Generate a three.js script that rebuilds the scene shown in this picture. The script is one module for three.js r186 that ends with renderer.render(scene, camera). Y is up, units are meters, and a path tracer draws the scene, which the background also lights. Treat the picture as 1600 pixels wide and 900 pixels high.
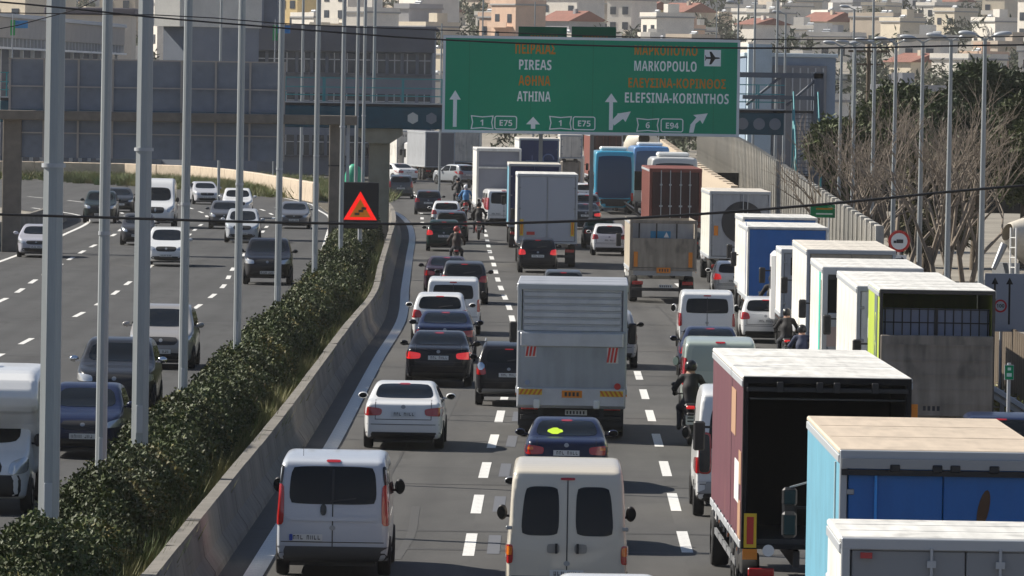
import * as THREE from 'three';
import { mergeGeometries } from 'three/addons/utils/BufferGeometryUtils.js';

// ---------- camera, sky, sun, exposure ----------
const scene = new THREE.Scene();
const F = 11000, EYE = 8.1, ROLL = 0.95 * Math.PI / 180, PITCH = Math.atan(320 / F);   // long lens on an overpass; F in pixels of a 1600 x 900 frame
const camera = new THREE.PerspectiveCamera(2 * Math.atan(450 / F) * 180 / Math.PI, 16 / 9, 1, 9000);
const fwd = new THREE.Vector3(0, -Math.sin(PITCH), -Math.cos(PITCH)), r0 = new THREE.Vector3(1, 0, 0), u0 = new THREE.Vector3().crossVectors(r0, fwd);
const camR = r0.clone().multiplyScalar(Math.cos(ROLL)).addScaledVector(u0, Math.sin(ROLL)), camU = u0.clone().multiplyScalar(Math.cos(ROLL)).addScaledVector(r0, -Math.sin(ROLL));
camera.position.set(0, EYE, 0);
camera.quaternion.setFromRotationMatrix(new THREE.Matrix4().makeBasis(camR, camU, fwd.clone().negate()));

const AZ = 25 * Math.PI / 180, EL = 38 * Math.PI / 180;
const sunDir = new THREE.Vector3(-Math.cos(AZ) * Math.cos(EL), Math.sin(EL), -Math.sin(AZ) * Math.cos(EL));
// clear hazy sky: pale and bright near the horizon, bluer overhead, a broad glow round the sun
{ const W = 512, Hh = 256, d = new Float32Array(W * Hh * 4);
  for (let j = 0; j < Hh; j++) for (let i = 0; i < W; i++) {
    const el = ((j + 0.5) / Hh - 0.5) * Math.PI, az = ((i + 0.5) / W - 0.5) * 2 * Math.PI, y = Math.sin(el), x = Math.cos(az) * Math.cos(el), z = Math.sin(az) * Math.cos(el), up = Math.max(0, y);
    const t = Math.pow(1 - up, 3.2), c = x * sunDir.x + y * sunDir.y + z * sunDir.z, glow = 0.12 * Math.pow(Math.max(0, c), 6), o = (j * W + i) * 4, below = y < 0 ? 0.35 : 1;
    d[o] = (0.05 + 0.2 * t + glow) * below; d[o + 1] = (0.087 + 0.212 * t + glow * 0.95) * below; d[o + 2] = (0.165 + 0.222 * t + glow * 0.85) * below; d[o + 3] = 1;
  }
  const t = new THREE.DataTexture(d, W, Hh, THREE.RGBAFormat, THREE.FloatType); t.mapping = THREE.EquirectangularReflectionMapping; t.magFilter = THREE.LinearFilter; t.needsUpdate = true; scene.background = t; scene.environment = t; }
const sun = new THREE.DirectionalLight(new THREE.Color(1, 0.94, 0.84), 5);
sun.position.copy(sunDir).multiplyScalar(600).add(new THREE.Vector3(0, 0, -280)); sun.target.position.set(0, 0, -280); scene.add(sun.target);
sun.castShadow = true; sun.shadow.mapSize.set(4096, 4096);
Object.assign(sun.shadow.camera, { left: -300, right: 300, top: 200, bottom: -200, near: 10, far: 1400 });
scene.add(sun);
const renderer = new THREE.WebGLRenderer({ antialias: true });
renderer.toneMapping = THREE.LinearToneMapping; renderer.toneMappingExposure = 1.55;
renderer.shadowMap.enabled = true;
scene.fog = new THREE.FogExp2(new THREE.Color(0.92, 0.9, 0.87), 0.00008);

// ---------- helpers ----------
let seed = 7;
const rnd = () => { seed = (seed + 0x6d2b79f5) | 0; let t = Math.imul(seed ^ (seed >>> 15), 1 | seed); t = (t + Math.imul(t ^ (t >>> 7), 61 | t)) ^ t; return ((t ^ (t >>> 14)) >>> 0) / 4294967296; };
const rr = (a, b) => a + (b - a) * rnd(), pick = (a) => a[Math.floor(rnd() * a.length)];
const clamp = (x, a, b) => Math.min(b, Math.max(a, x)), lerp = (a, b, t) => a + (b - a) * t, sstep = (a, b, x) => { const t = clamp((x - a) / (b - a), 0, 1); return t * t * (3 - 2 * t); };
const ray = (u, v) => fwd.clone().addScaledVector(camR, (u - 800) / F).addScaledVector(camU, -(v - 450) / F);
const onPlane = (u, v, y = 0) => { const d = ray(u, v), t = (y - EYE) / d.y; return d.multiplyScalar(t).add(camera.position); };   // where a pixel's ray meets height y
const atZ = (u, v, Z) => { const d = ray(u, v), t = -Z / d.z; return d.multiplyScalar(t).add(camera.position); };                 // ... or the depth Z
const curve = (pts) => (z) => {                                                                                                   // smooth x(Z) through points [Z, x]
  if (z <= pts[0][0]) return pts[0][1];
  for (let i = 0; i < pts.length - 1; i++) if (z <= pts[i + 1][0]) {
    const a = pts[Math.max(0, i - 1)], b = pts[i], c = pts[i + 1], d = pts[Math.min(pts.length - 1, i + 2)], t = (z - b[0]) / (c[0] - b[0]), h = c[0] - b[0];
    const m0 = (c[1] - a[1]) / (c[0] - a[0] || 1) * h, m1 = (d[1] - b[1]) / (d[0] - b[0] || 1) * h, t2 = t * t, t3 = t2 * t;
    return (2 * t3 - 3 * t2 + 1) * b[1] + (t3 - 2 * t2 + t) * m0 + (-2 * t3 + 3 * t2) * c[1] + (t3 - t2) * m1;
  }
  return pts[pts.length - 1][1];
};
const taken = new Map();
const numbered = (n) => { const k = taken.get(n) || 0; taken.set(n, k + 1); return k ? n + '_' + String(k).padStart(3, '0') : n; };
const plain = (g) => { const q = g.index ? g.toNonIndexed() : g; for (const k of Object.keys(q.attributes)) if (!['position', 'normal', 'uv', 'color'].includes(k)) q.deleteAttribute(k); return q; };
const merge = (gs) => { const l = gs.flat(9).map(plain), col = l.some((g) => g.attributes.color); if (!col) l.forEach((g) => g.deleteAttribute('color')); return l.length === 1 ? l[0] : mergeGeometries(l); };
function mesh(name, geo, mat, parent = scene) {
  const m = new THREE.Mesh(Array.isArray(geo) ? merge(geo) : geo, mat);
  m.name = parent === scene ? numbered(name) : name; m.castShadow = m.receiveShadow = true; parent.add(m); if (name === 'lettering') m.userData.kind = 'stuff'; return m;
}
function thing(name, label, category, pos = [0, 0, 0], turn = 0, group) {
  const o = new THREE.Group(); o.name = numbered(name); o.position.set(...pos); o.rotation.y = turn; scene.add(o);
  o.userData = { label, category }; if (group) o.userData.group = group; return o;
}
const tag = (o, label, category, group) => { Object.assign(o.userData, { label, category }); if (group) o.userData.group = group; return o; };
const setting = (o, kind = 'structure') => { o.userData.kind = kind; return o; };
// chamfered box with uv in metres
function box(w, h, d, x = 0, y = 0, z = 0, c = 0) {
  let g;
  if (c <= 0) { g = new THREE.BoxGeometry(w, h, d).toNonIndexed(); } else {
    const a = w / 2, b = h / 2, e = d / 2, P = [], tri = (p, q, r) => { const n = new THREE.Vector3().crossVectors(q.clone().sub(p), r.clone().sub(p)); const m = p.clone().add(q).add(r); (n.dot(m) < 0 ? [p, r, q] : [p, q, r]).forEach((k) => P.push(k.x, k.y, k.z)); }, quad = (p, q, r, s) => { tri(p, q, r); tri(p, r, s); };
    const V = (i, j, k, ax) => new THREE.Vector3(i * (ax === 0 ? a : a - c), j * (ax === 1 ? b : b - c), k * (ax === 2 ? e : e - c));
    for (const s of [-1, 1]) { quad(V(s, -1, -1, 0), V(s, 1, -1, 0), V(s, 1, 1, 0), V(s, -1, 1, 0)); quad(V(-1, s, -1, 1), V(1, s, -1, 1), V(1, s, 1, 1), V(-1, s, 1, 1)); quad(V(-1, -1, s, 2), V(1, -1, s, 2), V(1, 1, s, 2), V(-1, 1, s, 2)); }
    for (const s of [-1, 1]) for (const t of [-1, 1]) { quad(V(s, t, -1, 0), V(s, t, 1, 0), V(s, t, 1, 1), V(s, t, -1, 1)); quad(V(s, -1, t, 0), V(s, 1, t, 0), V(s, 1, t, 2), V(s, -1, t, 2)); quad(V(-1, s, t, 1), V(1, s, t, 1), V(1, s, t, 2), V(-1, s, t, 2)); for (const r of [-1, 1]) tri(V(s, t, r, 0), V(s, t, r, 1), V(s, t, r, 2)); }
    g = new THREE.BufferGeometry(); g.setAttribute('position', new THREE.Float32BufferAttribute(P, 3)); g.setAttribute('uv', new THREE.Float32BufferAttribute(new Float32Array(P.length / 3 * 2), 2)); g.computeVertexNormals();
  }
  g.translate(x, y, z); return metric(g);
}
function metric(g) {
  const p = g.attributes.position, n = g.attributes.normal, uv = new Float32Array(p.count * 2);
  for (let i = 0; i < p.count; i += 3) {
    const ax = Math.abs(n.getX(i)), ay = Math.abs(n.getY(i)), az = Math.abs(n.getZ(i));
    for (let k = i; k < i + 3 && k < p.count; k++) { const [a, b] = ax >= ay && ax >= az ? [p.getZ(k), p.getY(k)] : ay >= az ? [p.getX(k), p.getZ(k)] : [p.getX(k), p.getY(k)]; uv[k * 2] = a; uv[k * 2 + 1] = b; }
  }
  g.setAttribute('uv', new THREE.BufferAttribute(uv, 2)); return g;
}
function cyl(r1, r2, a, b, n = 8) {                       // tapered rod from a to b
  const A = new THREE.Vector3(...a), B = new THREE.Vector3(...b), L = A.distanceTo(B), g = new THREE.CylinderGeometry(r2, r1, L, n, 1).toNonIndexed();
  g.applyQuaternion(new THREE.Quaternion().setFromUnitVectors(new THREE.Vector3(0, 1, 0), B.clone().sub(A).normalize())); g.translate((A.x + B.x) / 2, (A.y + B.y) / 2, (A.z + B.z) / 2); return g;
}
const disc = (r, t, x, y, z, n = 20) => { const g = new THREE.CylinderGeometry(r, r, t, n).toNonIndexed(); g.rotateX(Math.PI / 2); g.translate(x, y, z); return g; };   // faces +z
function poly(pts, y, holes) {                            // flat polygon on the ground from [x, Z] points, uv in metres
  const idx = THREE.ShapeUtils.triangulateShape(pts.map(([x, z]) => new THREE.Vector2(x, z)), []), P = [], N = [], U = [];
  for (const t of idx) { let q = t.map((i) => pts[i]); const ar = (q[1][0] - q[0][0]) * (-q[2][1] + q[0][1]) - (q[2][0] - q[0][0]) * (-q[1][1] + q[0][1]); if (ar > 0) q = [q[0], q[2], q[1]]; for (const [x, z] of q) { P.push(x, y, -z); N.push(0, 1, 0); U.push(x, z); } }
  return geom(P, N, U);
}
function geom(P, N, U, C) {
  const g = new THREE.BufferGeometry(); g.setAttribute('position', new THREE.Float32BufferAttribute(P, 3));
  if (N) g.setAttribute('normal', new THREE.Float32BufferAttribute(N, 3)); else g.computeVertexNormals();
  g.setAttribute('uv', new THREE.Float32BufferAttribute(U || new Float32Array(P.length / 3 * 2), 2)); if (C) g.setAttribute('color', new THREE.Float32BufferAttribute(C, 3)); return g;
}
function ribbon(xf, w, z0, z1, y, step = 6) {             // flat strip of width w along x = xf(Z)
  const P = [], N = [], U = [], n = Math.max(1, Math.ceil((z1 - z0) / step));
  for (let i = 0; i < n; i++) { const a = lerp(z0, z1, i / n), b = lerp(z0, z1, (i + 1) / n), xa = xf(a), xb = xf(b); for (const [x, z] of [[xa - w / 2, a], [xa + w / 2, a], [xb + w / 2, b], [xa - w / 2, a], [xb + w / 2, b], [xb - w / 2, b]]) { P.push(x, y, -z); N.push(0, 1, 0); U.push(x, z); } }
  return geom(P, N, U);
}
// value noise
const hash = (x, y, z) => { let h = Math.imul(x | 0, 374761393) ^ Math.imul(y | 0, 668265263) ^ Math.imul(z | 0, 2147483647 ^ 0x5bd1e995); h = Math.imul(h ^ (h >>> 13), 1274126177); return ((h ^ (h >>> 16)) >>> 0) / 4294967296; };
function noise(x, y, z = 0, per = 0) {
  const X = Math.floor(x), Y = Math.floor(y), Z = Math.floor(z), s = (t) => t * t * (3 - 2 * t), fx = s(x - X), fy = s(y - Y), fz = s(z - Z), w = per ? (k) => ((k % per) + per) % per : (k) => k;
  const h = (i, j, k) => hash(w(X + i), w(Y + j), Z + k);
  return lerp(lerp(lerp(h(0, 0, 0), h(1, 0, 0), fx), lerp(h(0, 1, 0), h(1, 1, 0), fx), fy), lerp(lerp(h(0, 0, 1), h(1, 0, 1), fx), lerp(h(0, 1, 1), h(1, 1, 1), fx), fy), fz);
}
// grainy colour map: fn(u, v, n) -> linear rgb; tiles every `size` metres
function grain(N, size, fn) {
  const d = new Float32Array(N * N * 4);
  for (let j = 0; j < N; j++) for (let i = 0; i < N; i++) { const c = fn(i / N, j / N, i, j), o = (j * N + i) * 4; d[o] = c[0]; d[o + 1] = c[1]; d[o + 2] = c[2]; d[o + 3] = 1; }
  const b = new Uint8Array(N * N * 4); for (let k = 0; k < d.length; k++) { const x = clamp(d[k], 0, 1); b[k] = k % 4 === 3 ? 255 : Math.round(255 * (x <= 0.0031308 ? 12.92 * x : 1.055 * Math.pow(x, 1 / 2.4) - 0.055)); }
  const t = new THREE.DataTexture(b, N, N, THREE.RGBAFormat); t.wrapS = t.wrapT = THREE.RepeatWrapping; t.magFilter = THREE.LinearFilter; t.minFilter = THREE.LinearMipmapLinearFilter; t.generateMipmaps = true; t.colorSpace = THREE.SRGBColorSpace; t.repeat.set(1 / size, 1 / size); t.needsUpdate = true; return t;
}
const fbm = (x, y, per, o = 4) => { let s = 0, a = 0.5, f = 1; for (let i = 0; i < o; i++) { s += a * noise(x * f, y * f, i * 7, per * f); a *= 0.5; f *= 2; } return s; };
const rgb = (r, g, b) => new THREE.Color().setRGB(r, g, b);
const mat = (c, rough = 0.7, metal = 0, extra = {}) => new THREE.MeshStandardMaterial({ color: Array.isArray(c) ? rgb(...c) : c, roughness: rough, metalness: metal, ...extra });
const mottled = (base, amp, NN = 256, size = 4, k = 8) => grain(Math.min(NN, 160), size, (u, v, i, j) => { const n = fbm(u * k, v * k, k), g = 1 + amp * ((n - 0.47) * 2 + (hash(i, j, 3) - 0.5) * 0.5); return base.map((b) => b * g); });
const paints = new Map();
const paint = (c, rough = 0.35, clear = 1) => { const k = c.join() + rough + clear; if (!paints.has(k)) paints.set(k, new THREE.MeshPhysicalMaterial({ color: rgb(...c), roughness: rough, specularIntensity: c[1] < 0.07 ? 0.3 : 0.5, clearcoat: clear * (c[1] < 0.07 ? 0.35 : 0.7), clearcoatRoughness: 0.08 })); return paints.get(k); };
const M = {
  glass: new THREE.MeshPhysicalMaterial({ color: rgb(0.008, 0.010, 0.012), roughness: 0.04, ior: 1.34 }),
  tyre: mat([0.018, 0.018, 0.019], 0.9), rim: mat([0.42, 0.43, 0.45], 0.35, 0.8), black: mat([0.016, 0.016, 0.018], 0.55), blackgloss: mat([0.012, 0.012, 0.014], 0.2),
  red: new THREE.MeshPhysicalMaterial({ color: rgb(0.42, 0.012, 0.012), roughness: 0.2, clearcoat: 1 }),
  brake: new THREE.MeshPhysicalMaterial({ color: rgb(0.6, 0.02, 0.02), roughness: 0.2, clearcoat: 1, emissive: rgb(1, 0.03, 0.03), emissiveIntensity: 0.28 }),
  amber: new THREE.MeshPhysicalMaterial({ color: rgb(0.75, 0.18, 0.01), roughness: 0.25, clearcoat: 1 }),
  lamp: new THREE.MeshPhysicalMaterial({ color: rgb(0.62, 0.64, 0.66), roughness: 0.08, metalness: 0.5, clearcoat: 1 }),
  chrome: mat([0.75, 0.76, 0.78], 0.15, 1), steel: mat([0.33, 0.34, 0.35], 0.5, 0.7), plate: mat([0.62, 0.63, 0.62], 0.5), ink: mat([0.03, 0.03, 0.035], 0.6), plateblue: mat([0.02, 0.06, 0.35], 0.5),
  white: mat([0.76, 0.76, 0.74], 0.5), chassis: mat([0.03, 0.03, 0.032], 0.7), galv: mat([0.42, 0.44, 0.46], 0.55, 0.3),
};
// ---------- ground, roads, markings ----------
const line1 = curve([[60, -0.95], [123, -0.66], [145, -0.52], [169, -0.26], [200, 0], [227, 0.1], [251, -0.06], [264, -0.24], [287, -0.56], [313, -0.82], [339, -1.11], [369, -1.38], [387, -1.57], [430, -2.2], [480, -3.1], [560, -5.2], [700, -10], [900, -20]]);
const line2 = curve([[60, 2.75], [125, 3.14], [148, 3.3], [171, 3.44], [195, 3.56], [227, 3.66], [260, 3.4], [300, 2.95], [340, 2.5], [390, 2.0], [450, 1.2], [560, -1.4], [700, -6], [900, -16]]);
const line3 = (z) => line2(z) + 3.65;
const edgeL = curve([[60, -4.4], [117, -4.13], [150, -3.96], [162, -3.92], [205, -3.86], [239, -3.74], [276, -4.19], [327, -4.78], [367, -5.25], [400, -5.95], [425, -6.83], [439, -7.58], [470, -9.6], [520, -13.6], [600, -21], [720, -34]]);
const wallR = curve([[60, 12.4], [140, 11.9], [224, 11.9], [310, 12.6], [337, 12.9], [455, 14.2], [620, 15.8], [740, 17]]);
const headAt = (z) => Math.atan((line1(z + 6) - line1(z - 6)) / 12);            // road direction, positive to +x
const LAc = curve([[60, -18.1], [253, -18.3], [280, -18.9], [323, -19.8], [371, -20.7], [410, -22.6], [449, -27], [488, -38]]);
const LBc = curve([[60, -14.7], [213, -14.75], [250, -14.7], [278, -15.1], [330, -16.0], [382, -17.1], [405, -17.6], [426, -18.95], [455, -22.5], [490, -31]]);
const LCc = curve([[60, -11.1], [235, -11.15], [271, -11.2], [300, -11.9], [367, -13.15], [400, -13.8], [418, -14.25], [440, -15.96], [470, -19.6], [510, -28]]);
const headL = (z) => Math.atan((LBc(z + 6) - LBc(z - 6)) / 12);
const edgeLL = [[-23.0, 60], [-23.0, 250], [-23.3, 320], [-23.9, 389], [-26.5, 415], [-32, 440], [-45, 462], [-70, 475], [-110, 482]];
const edgeLR = curve([[60, -7.3], [213, -7.3], [250, -7.45], [300, -8.1], [360, -9.2], [415, -10.5], [440, -11.9], [461, -13.1], [505, -18.5], [525, -21.8]]);
const edgeLRpts = []; for (let z = 60; z <= 525; z += 15) edgeLRpts.push([edgeLR(z), z]); edgeLRpts.push([-24.6, 539], [-30, 547], [-37.5, 550], [-60, 552], [-110, 552]);

// asphalt: one lane wide (3.7 m) and 37 m long per tile; polished wheel tracks, drips, cracks and patches
const laneMap = (() => { const W = 320, Hn = 1536, d = new Uint8Array(W * Hn * 4), P = 8;
  const patches = []; for (let k = 0; k < 7; k++) patches.push([rnd(), rnd(), rr(0.08, 0.3), rr(0.01, 0.05), rr(-0.13, 0.1)]); const cracks = []; for (let k = 0; k < 9; k++) cracks.push([rnd(), rr(0, 9)]);
  for (let j = 0; j < Hn; j++) for (let i = 0; i < W; i++) { const u = i / W, v = j / Hn, wob = (noise(v * 14, 2, 0, 14) - 0.5) * 0.05, tr = Math.exp(-Math.pow((u + wob - 0.27) / 0.085, 2)) + Math.exp(-Math.pow((u + wob - 0.73) / 0.085, 2)), mid = Math.exp(-Math.pow((u + wob - 0.5) / 0.06, 2));
    const n = noise(u * 4, v * 40, 1, 0) , m = noise(u * 9 + 3, v * 24, 5), st = noise(u * 26, v * 22, 9), big = noise(u * 1.7, v * 9, 12), f = hash(i, j, 4);
    let q = 1 + (n - 0.5) * 0.16 + (m - 0.5) * 0.12 + (st - 0.5) * 0.1 + (big - 0.5) * 0.38 + (f - 0.5) * 0.42 - tr * 0.24 * (0.5 + n) - mid * 0.34 * sstep(0.5, 0.75, st);
    for (const [a, b, w, h, k] of patches) if (Math.abs(u - a) < w && Math.abs(v - b) < h) q += k; for (const [b, k] of cracks) { const c = Math.abs(v - b - (noise(u * 6, k) - 0.5) * 0.012); if (c < 0.0007) q *= 0.6; }
    const g = clamp(q * 0.45, 0, 1), e = Math.round(255 * (1.055 * Math.pow(g, 1 / 2.4) - 0.055)), o = (j * W + i) * 4; d[o] = d[o + 1] = d[o + 2] = e; d[o + 3] = 255; }
  const t = new THREE.DataTexture(d, W, Hn, THREE.RGBAFormat); t.wrapS = t.wrapT = THREE.RepeatWrapping; t.magFilter = THREE.LinearFilter; t.minFilter = THREE.LinearMipmapLinearFilter; t.generateMipmaps = true; t.colorSpace = THREE.SRGBColorSpace; t.needsUpdate = true; return t; })();
const asphaltR = mat([0.124, 0.119, 0.111], 0.88, 0, { map: laneMap }), asphaltL = mat([0.088, 0.088, 0.088], 0.88, 0, { map: laneMap });
const laneUV = (g, xf, w) => { const p = g.attributes.position, u = g.attributes.uv; for (let i = 0; i < p.count; i++) { const z = -p.getZ(i); u.setXY(i, (p.getX(i) - xf(z)) / w, z / 37); } return g; };
const sheet = (L, R, y) => { const P = [], N = []; for (let i = 0; i + 1 < L.length; i++) { const a = L[i], b = R[i], c = R[i + 1], d = L[i + 1]; for (const [x, z] of [a, b, c, a, c, d]) { P.push(x, y, -z); N.push(0, 1, 0); } } return geom(P, N); };
const groundMat = mat(0xffffff, 0.95, 0, { map: mottled([0.24, 0.215, 0.175], 0.35, 512, 30, 10) });
const P0 = [], N0 = [], U0 = [];
// terrain: level by the motorway, climbing to the hillside behind
const terrain = (x, z) => z < 760 ? -0.02 : -0.02 + (z - 760) * 0.0228 * sstep(760, 1000, z) + (noise(x / 160, z / 160) - 0.5) * 9 * sstep(900, 1500, z);
{ const xs = 16, zs = [30, 60, 200, 400, 600, 760]; for (let z = 860; z <= 4200; z += 100) zs.push(z);
  for (let i = 0; i + 1 < zs.length; i++) { for (let k = 0; k < xs * 2; k++) { const W = 500, xa = lerp(-W, W, k / xs / 2), xb = lerp(-W, W, (k + 1) / xs / 2), za = zs[i], zb = zs[i + 1];
    for (const [x, z] of [[xa, za], [xb, za], [xb, zb], [xa, za], [xb, zb], [xa, zb]]) { P0.push(x, terrain(x, z), -z); U0.push(x, z); } } } }
setting(mesh('ground', geom(P0, null, U0), groundMat));
{ const L = [], R = []; for (let z = 62; z <= 740; z += 12) { L.push([edgeL(z) - 0.62, z]); R.push([Math.min(wallR(z) + 0.3, 13.2), z]); }
  setting(mesh('road', laneUV(sheet(L, R, 0.004), line1, 3.7), asphaltR)); }
setting(mesh('road', laneUV(poly([...edgeLRpts, ...edgeLL.slice().reverse().map(([x, z]) => [x - 1.4, z])], 0.006), () => -14.75, 3.65), asphaltL));
const roadR = scene.getObjectByName('road'), roadL = scene.getObjectByName('road_001');
const dashMats = [0, 1, 2].map((k) => mat(0xffffff, 0.7, 0, { map: grain(128, 1.2, (u, v, i, j) => { const w = fbm(u * 8 + k * 3, v * 8, 8), c = hash(i, j, k) > 0.985 - 0.03 * w ? 0.3 : 1, g = (0.66 + 0.2 * (w - 0.5)) * c; return [g, g * 0.985, g * 0.94]; }) }));
const ghostMat = mat([0.1, 0.105, 0.12], 0.8);
const dash = (xf, w, a, b, road, k, m) => mesh('lane_dash', ribbon(xf, w, a, b, 0.0105, 3), m || dashMats[k % 3], road);
[[117.6, 123], [129.6, 134]].forEach(() => 0);
for (let i = -2; i < 23; i++) { const z = 120.2 + i * 11.9; dash(line1, 0.2, z, z + 6, roadR, i + 9); if (i < 5) dash((q) => line1(q) + 0.42, 0.22, z + 0.6, z + 5.6, roadR, 0, ghostMat); }
for (let i = -2; i < 12; i++) { const z = 122 + i * 11.9; dash(line2, 0.2, z, z + 5.8, roadR, i + 9); }
for (let i = 0; i < 12; i++) { const z = 380 + i * 11.9; dash(line2, 0.2, z, z + 5.8, roadR, i); }
for (let i = 0; i < 34; i++) { const z = 104 + i * 11.9; dash(line3, 0.2, z, z + 5.8, roadR, i); }
for (let i = 0; i < 20; i++) { const z = 400 + i * 14; dash((q) => line1(q) - 3.4, 0.2, z, z + 6, roadR, i); }
for (let i = 0; i < 21; i++) { const z = 226 + i * 11.9; dash(LAc, 0.2, z, z + 5.4, roadL, i); }
for (let i = 0; i < 25; i++) { const z = 162 + i * 12.4; if (i !== 5) dash(LBc, 0.18, z, z + 5, roadL, i); }
for (let i = 0; i < 25; i++) { const z = 160 + i * 12.4; dash(LCc, 0.18, z, z + 5, roadL, i); }
const lineMat = dashMats[0];
mesh('edge_line', ribbon(edgeL, 0.32, 62, 520, 0.0105, 4), lineMat, roadR);
mesh('edge_line', ribbon((z) => wallR(z) - 1.5, 0.2, 62, 420, 0.0105, 6), lineMat, roadR);
mesh('edge_line', ribbon((z) => edgeLR(z) - 0.35, 0.16, 62, 522, 0.0105, 5), lineMat, roadL);
{ const c = curve([[60, -22.0], [320, -22.25], [360, -22.9], [389, -23.5], [404, -24.6], [415, -26.2], [430, -29.4]]); mesh('edge_line', ribbon(c, 0.2, 62, 430, 0.0105, 4), lineMat, roadL); }
// painted hatching where the far slip road forks
for (let i = 0; i < 9; i++) { const a = onPlane(604 + i * 16, 263 + i * 0.7), b = onPlane(628 + i * 16, 275 + i * 0.5); mesh('hatch_stripe', poly([[a.x, -a.z], [a.x + 1.0, -a.z], [b.x + 1.0, -b.z], [b.x, -b.z]], 0.0105), lineMat, roadR); }
{ for (const [p, q] of [[[598, 276], [748, 284]], [[598, 262], [748, 269]]]) { const a = onPlane(...p), b = onPlane(...q); mesh('edge_line', poly([[a.x, -a.z], [a.x, -a.z + 2.2], [b.x, -b.z + 2.2], [b.x, -b.z]], 0.0125), lineMat, roadR); } }
// sealed joints across the carriageways
const sealMat = mat([0.035, 0.033, 0.031], 0.75);
for (const [z, w] of [[121.6, 0.1], [126.8, 0.07], [158.6, 0.07], [141.5, 0.05], [171, 0.05], [190, 0.06], [214, 0.06], [238, 0.07], [262, 0.07], [290, 0.08], [320, 0.08]]) {
  const P = [], x0 = edgeL(z) + 0.2, x1 = wallR(z) - 1.7, g = []; for (let k = 0; k < 14; k++) { const a = lerp(x0, x1, k / 14), b = lerp(x0, x1, (k + 1) / 14), za = z + (noise(a * 0.7, z) - 0.5) * 0.4, zb = z + (noise(b * 0.7, z) - 0.5) * 0.4; g.push([a, za, b, zb]); }
  for (const [a, za, b, zb] of g) for (const [x, q] of [[a, za], [b, zb], [b, zb + w * 4], [a, za], [b, zb + w * 4], [a, za + w * 4]]) P.push(x, 0.0085, -q);
  mesh('sealed_joint', geom(P), sealMat, roadR);
}
for (const z of [203, 233, 299, 334, 352]) mesh('sealed_joint', poly([[-22.5, z], [-22.5, z + 0.5], [edgeLR(z) - 0.5, z + 0.3], [edgeLR(z) - 0.5, z - 0.2]], 0.0085), sealMat, roadL);

// long seams between paving strips, and tyre marks
for (const [off, a, b] of [[1.75, 70, 330], [-1.9, 70, 260], [5.5, 70, 260], [7.2, 120, 420]]) mesh('sealed_joint', ribbon((q) => line1(q) + off + (noise(q / 3, off) - 0.5) * 0.05, 0.05, a, b, 0.0085, 3), sealMat, roadR);
for (const [off, a, l] of [[-2.55, 118, 16], [-1.1, 119, 15], [2.6, 128, 11], [1.15, 128.5, 12], [-2.7, 163, 22], [-1.25, 164, 20], [2.7, 176, 25], [1.3, 177, 26], [2.5, 230, 30], [-2.6, 208, 24]]) mesh('tyre_mark', ribbon((q) => line1(q) + off + (noise(q / 9, off) - 0.5) * 0.3, 0.16, a, a + l, 0.0088, 3), mat([0.05, 0.048, 0.045], 0.8), roadR);

// ---------- median: soil, concrete barrier, hedge, weeds ----------
const soil = mat(0xffffff, 0.95, 0, { map: mottled([0.085, 0.07, 0.045], 0.5, 256, 3, 8) });
{ const L = [], R = []; for (let z = 62; z <= 470; z += 10) { L.push([edgeLR(z) + 0.04, z]); R.push([edgeL(z) - 0.9, z]); } setting(mesh('median_soil', poly([...L, ...R.reverse()], 0.05), soil)); }
const concreteMap = grain(512, 4, (u, v, i, j) => { const n = fbm(u * 5, v * 5, 5, 5), st = sstep(0.5, 0.75, fbm(u * 30, v * 3, 30, 2)), f = hash(i, j, 8), q = 1 + (n - 0.47) * 0.8 - st * 0.34 + (f - 0.5) * 0.12; return [0.175 * q, 0.16 * q, 0.138 * q]; });
const concrete = mat(0xffffff, 0.9, 0, { map: concreteMap }), palec = mat(0xffffff, 0.9, 0, { map: mottled([0.5, 0.41, 0.31], 0.3, 256, 3, 8) });
function profileRun(prof, xf, z0, z1, n = 3) {            // prof: [dx, y] outline swept along x = xf(Z), ends closed
  const P = [], U = [];
  for (let i = 0; i < n; i++) { const a = lerp(z0, z1, i / n), b = lerp(z0, z1, (i + 1) / n), xa = xf(a), xb = xf(b); let acc = 0;
    for (let k = 0; k + 1 < prof.length; k++) { const [p, q] = [prof[k], prof[k + 1]], l = Math.hypot(q[0] - p[0], q[1] - p[1]); const A = [xa + p[0], p[1], -a], B = [xa + q[0], q[1], -a], C = [xb + q[0], q[1], -b], D = [xb + p[0], p[1], -b]; for (const [t, m, s] of [[A, a, acc], [D, b, acc], [C, b, acc + l], [A, a, acc], [C, b, acc + l], [B, a, acc + l]]) { P.push(...t); U.push(m, s); } acc += l; } }
  for (const [z, flip] of [[z0, 0], [z1, 1]]) { const x = xf(z), idx = THREE.ShapeUtils.triangulateShape(prof.map(([a, b]) => new THREE.Vector2(a, b)), []); for (const t of idx) for (const i of flip ? [t[0], t[2], t[1]] : t) { P.push(x + prof[i][0], prof[i][1], -z); U.push(prof[i][0], prof[i][1]); } }
  return geom(P, null, U);
}
const jersey = [[0, 0], [-0.03, 0.1], [-0.2, 0.34], [-0.3, 0.92], [-0.52, 0.92], [-0.62, 0.34], [-0.8, 0.1], [-0.83, 0]];
const barrier = thing('median_barrier', 'weathered concrete crash barrier beside the hedge along the fast lane', 'barrier');
for (let z = 66; z < 455; z += 6) mesh('barrier_segment', profileRun(jersey.map(([a, b]) => [a, b > 0.5 ? b + rr(-0.012, 0.012) : b]), (q) => edgeL(q) - 0.56, z, z + 5.9, 2), concrete, barrier);
const beigeB = thing('roadside_barrier', 'pale sandy concrete barrier curving along the oncoming carriageway under the grass', 'barrier');
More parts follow.
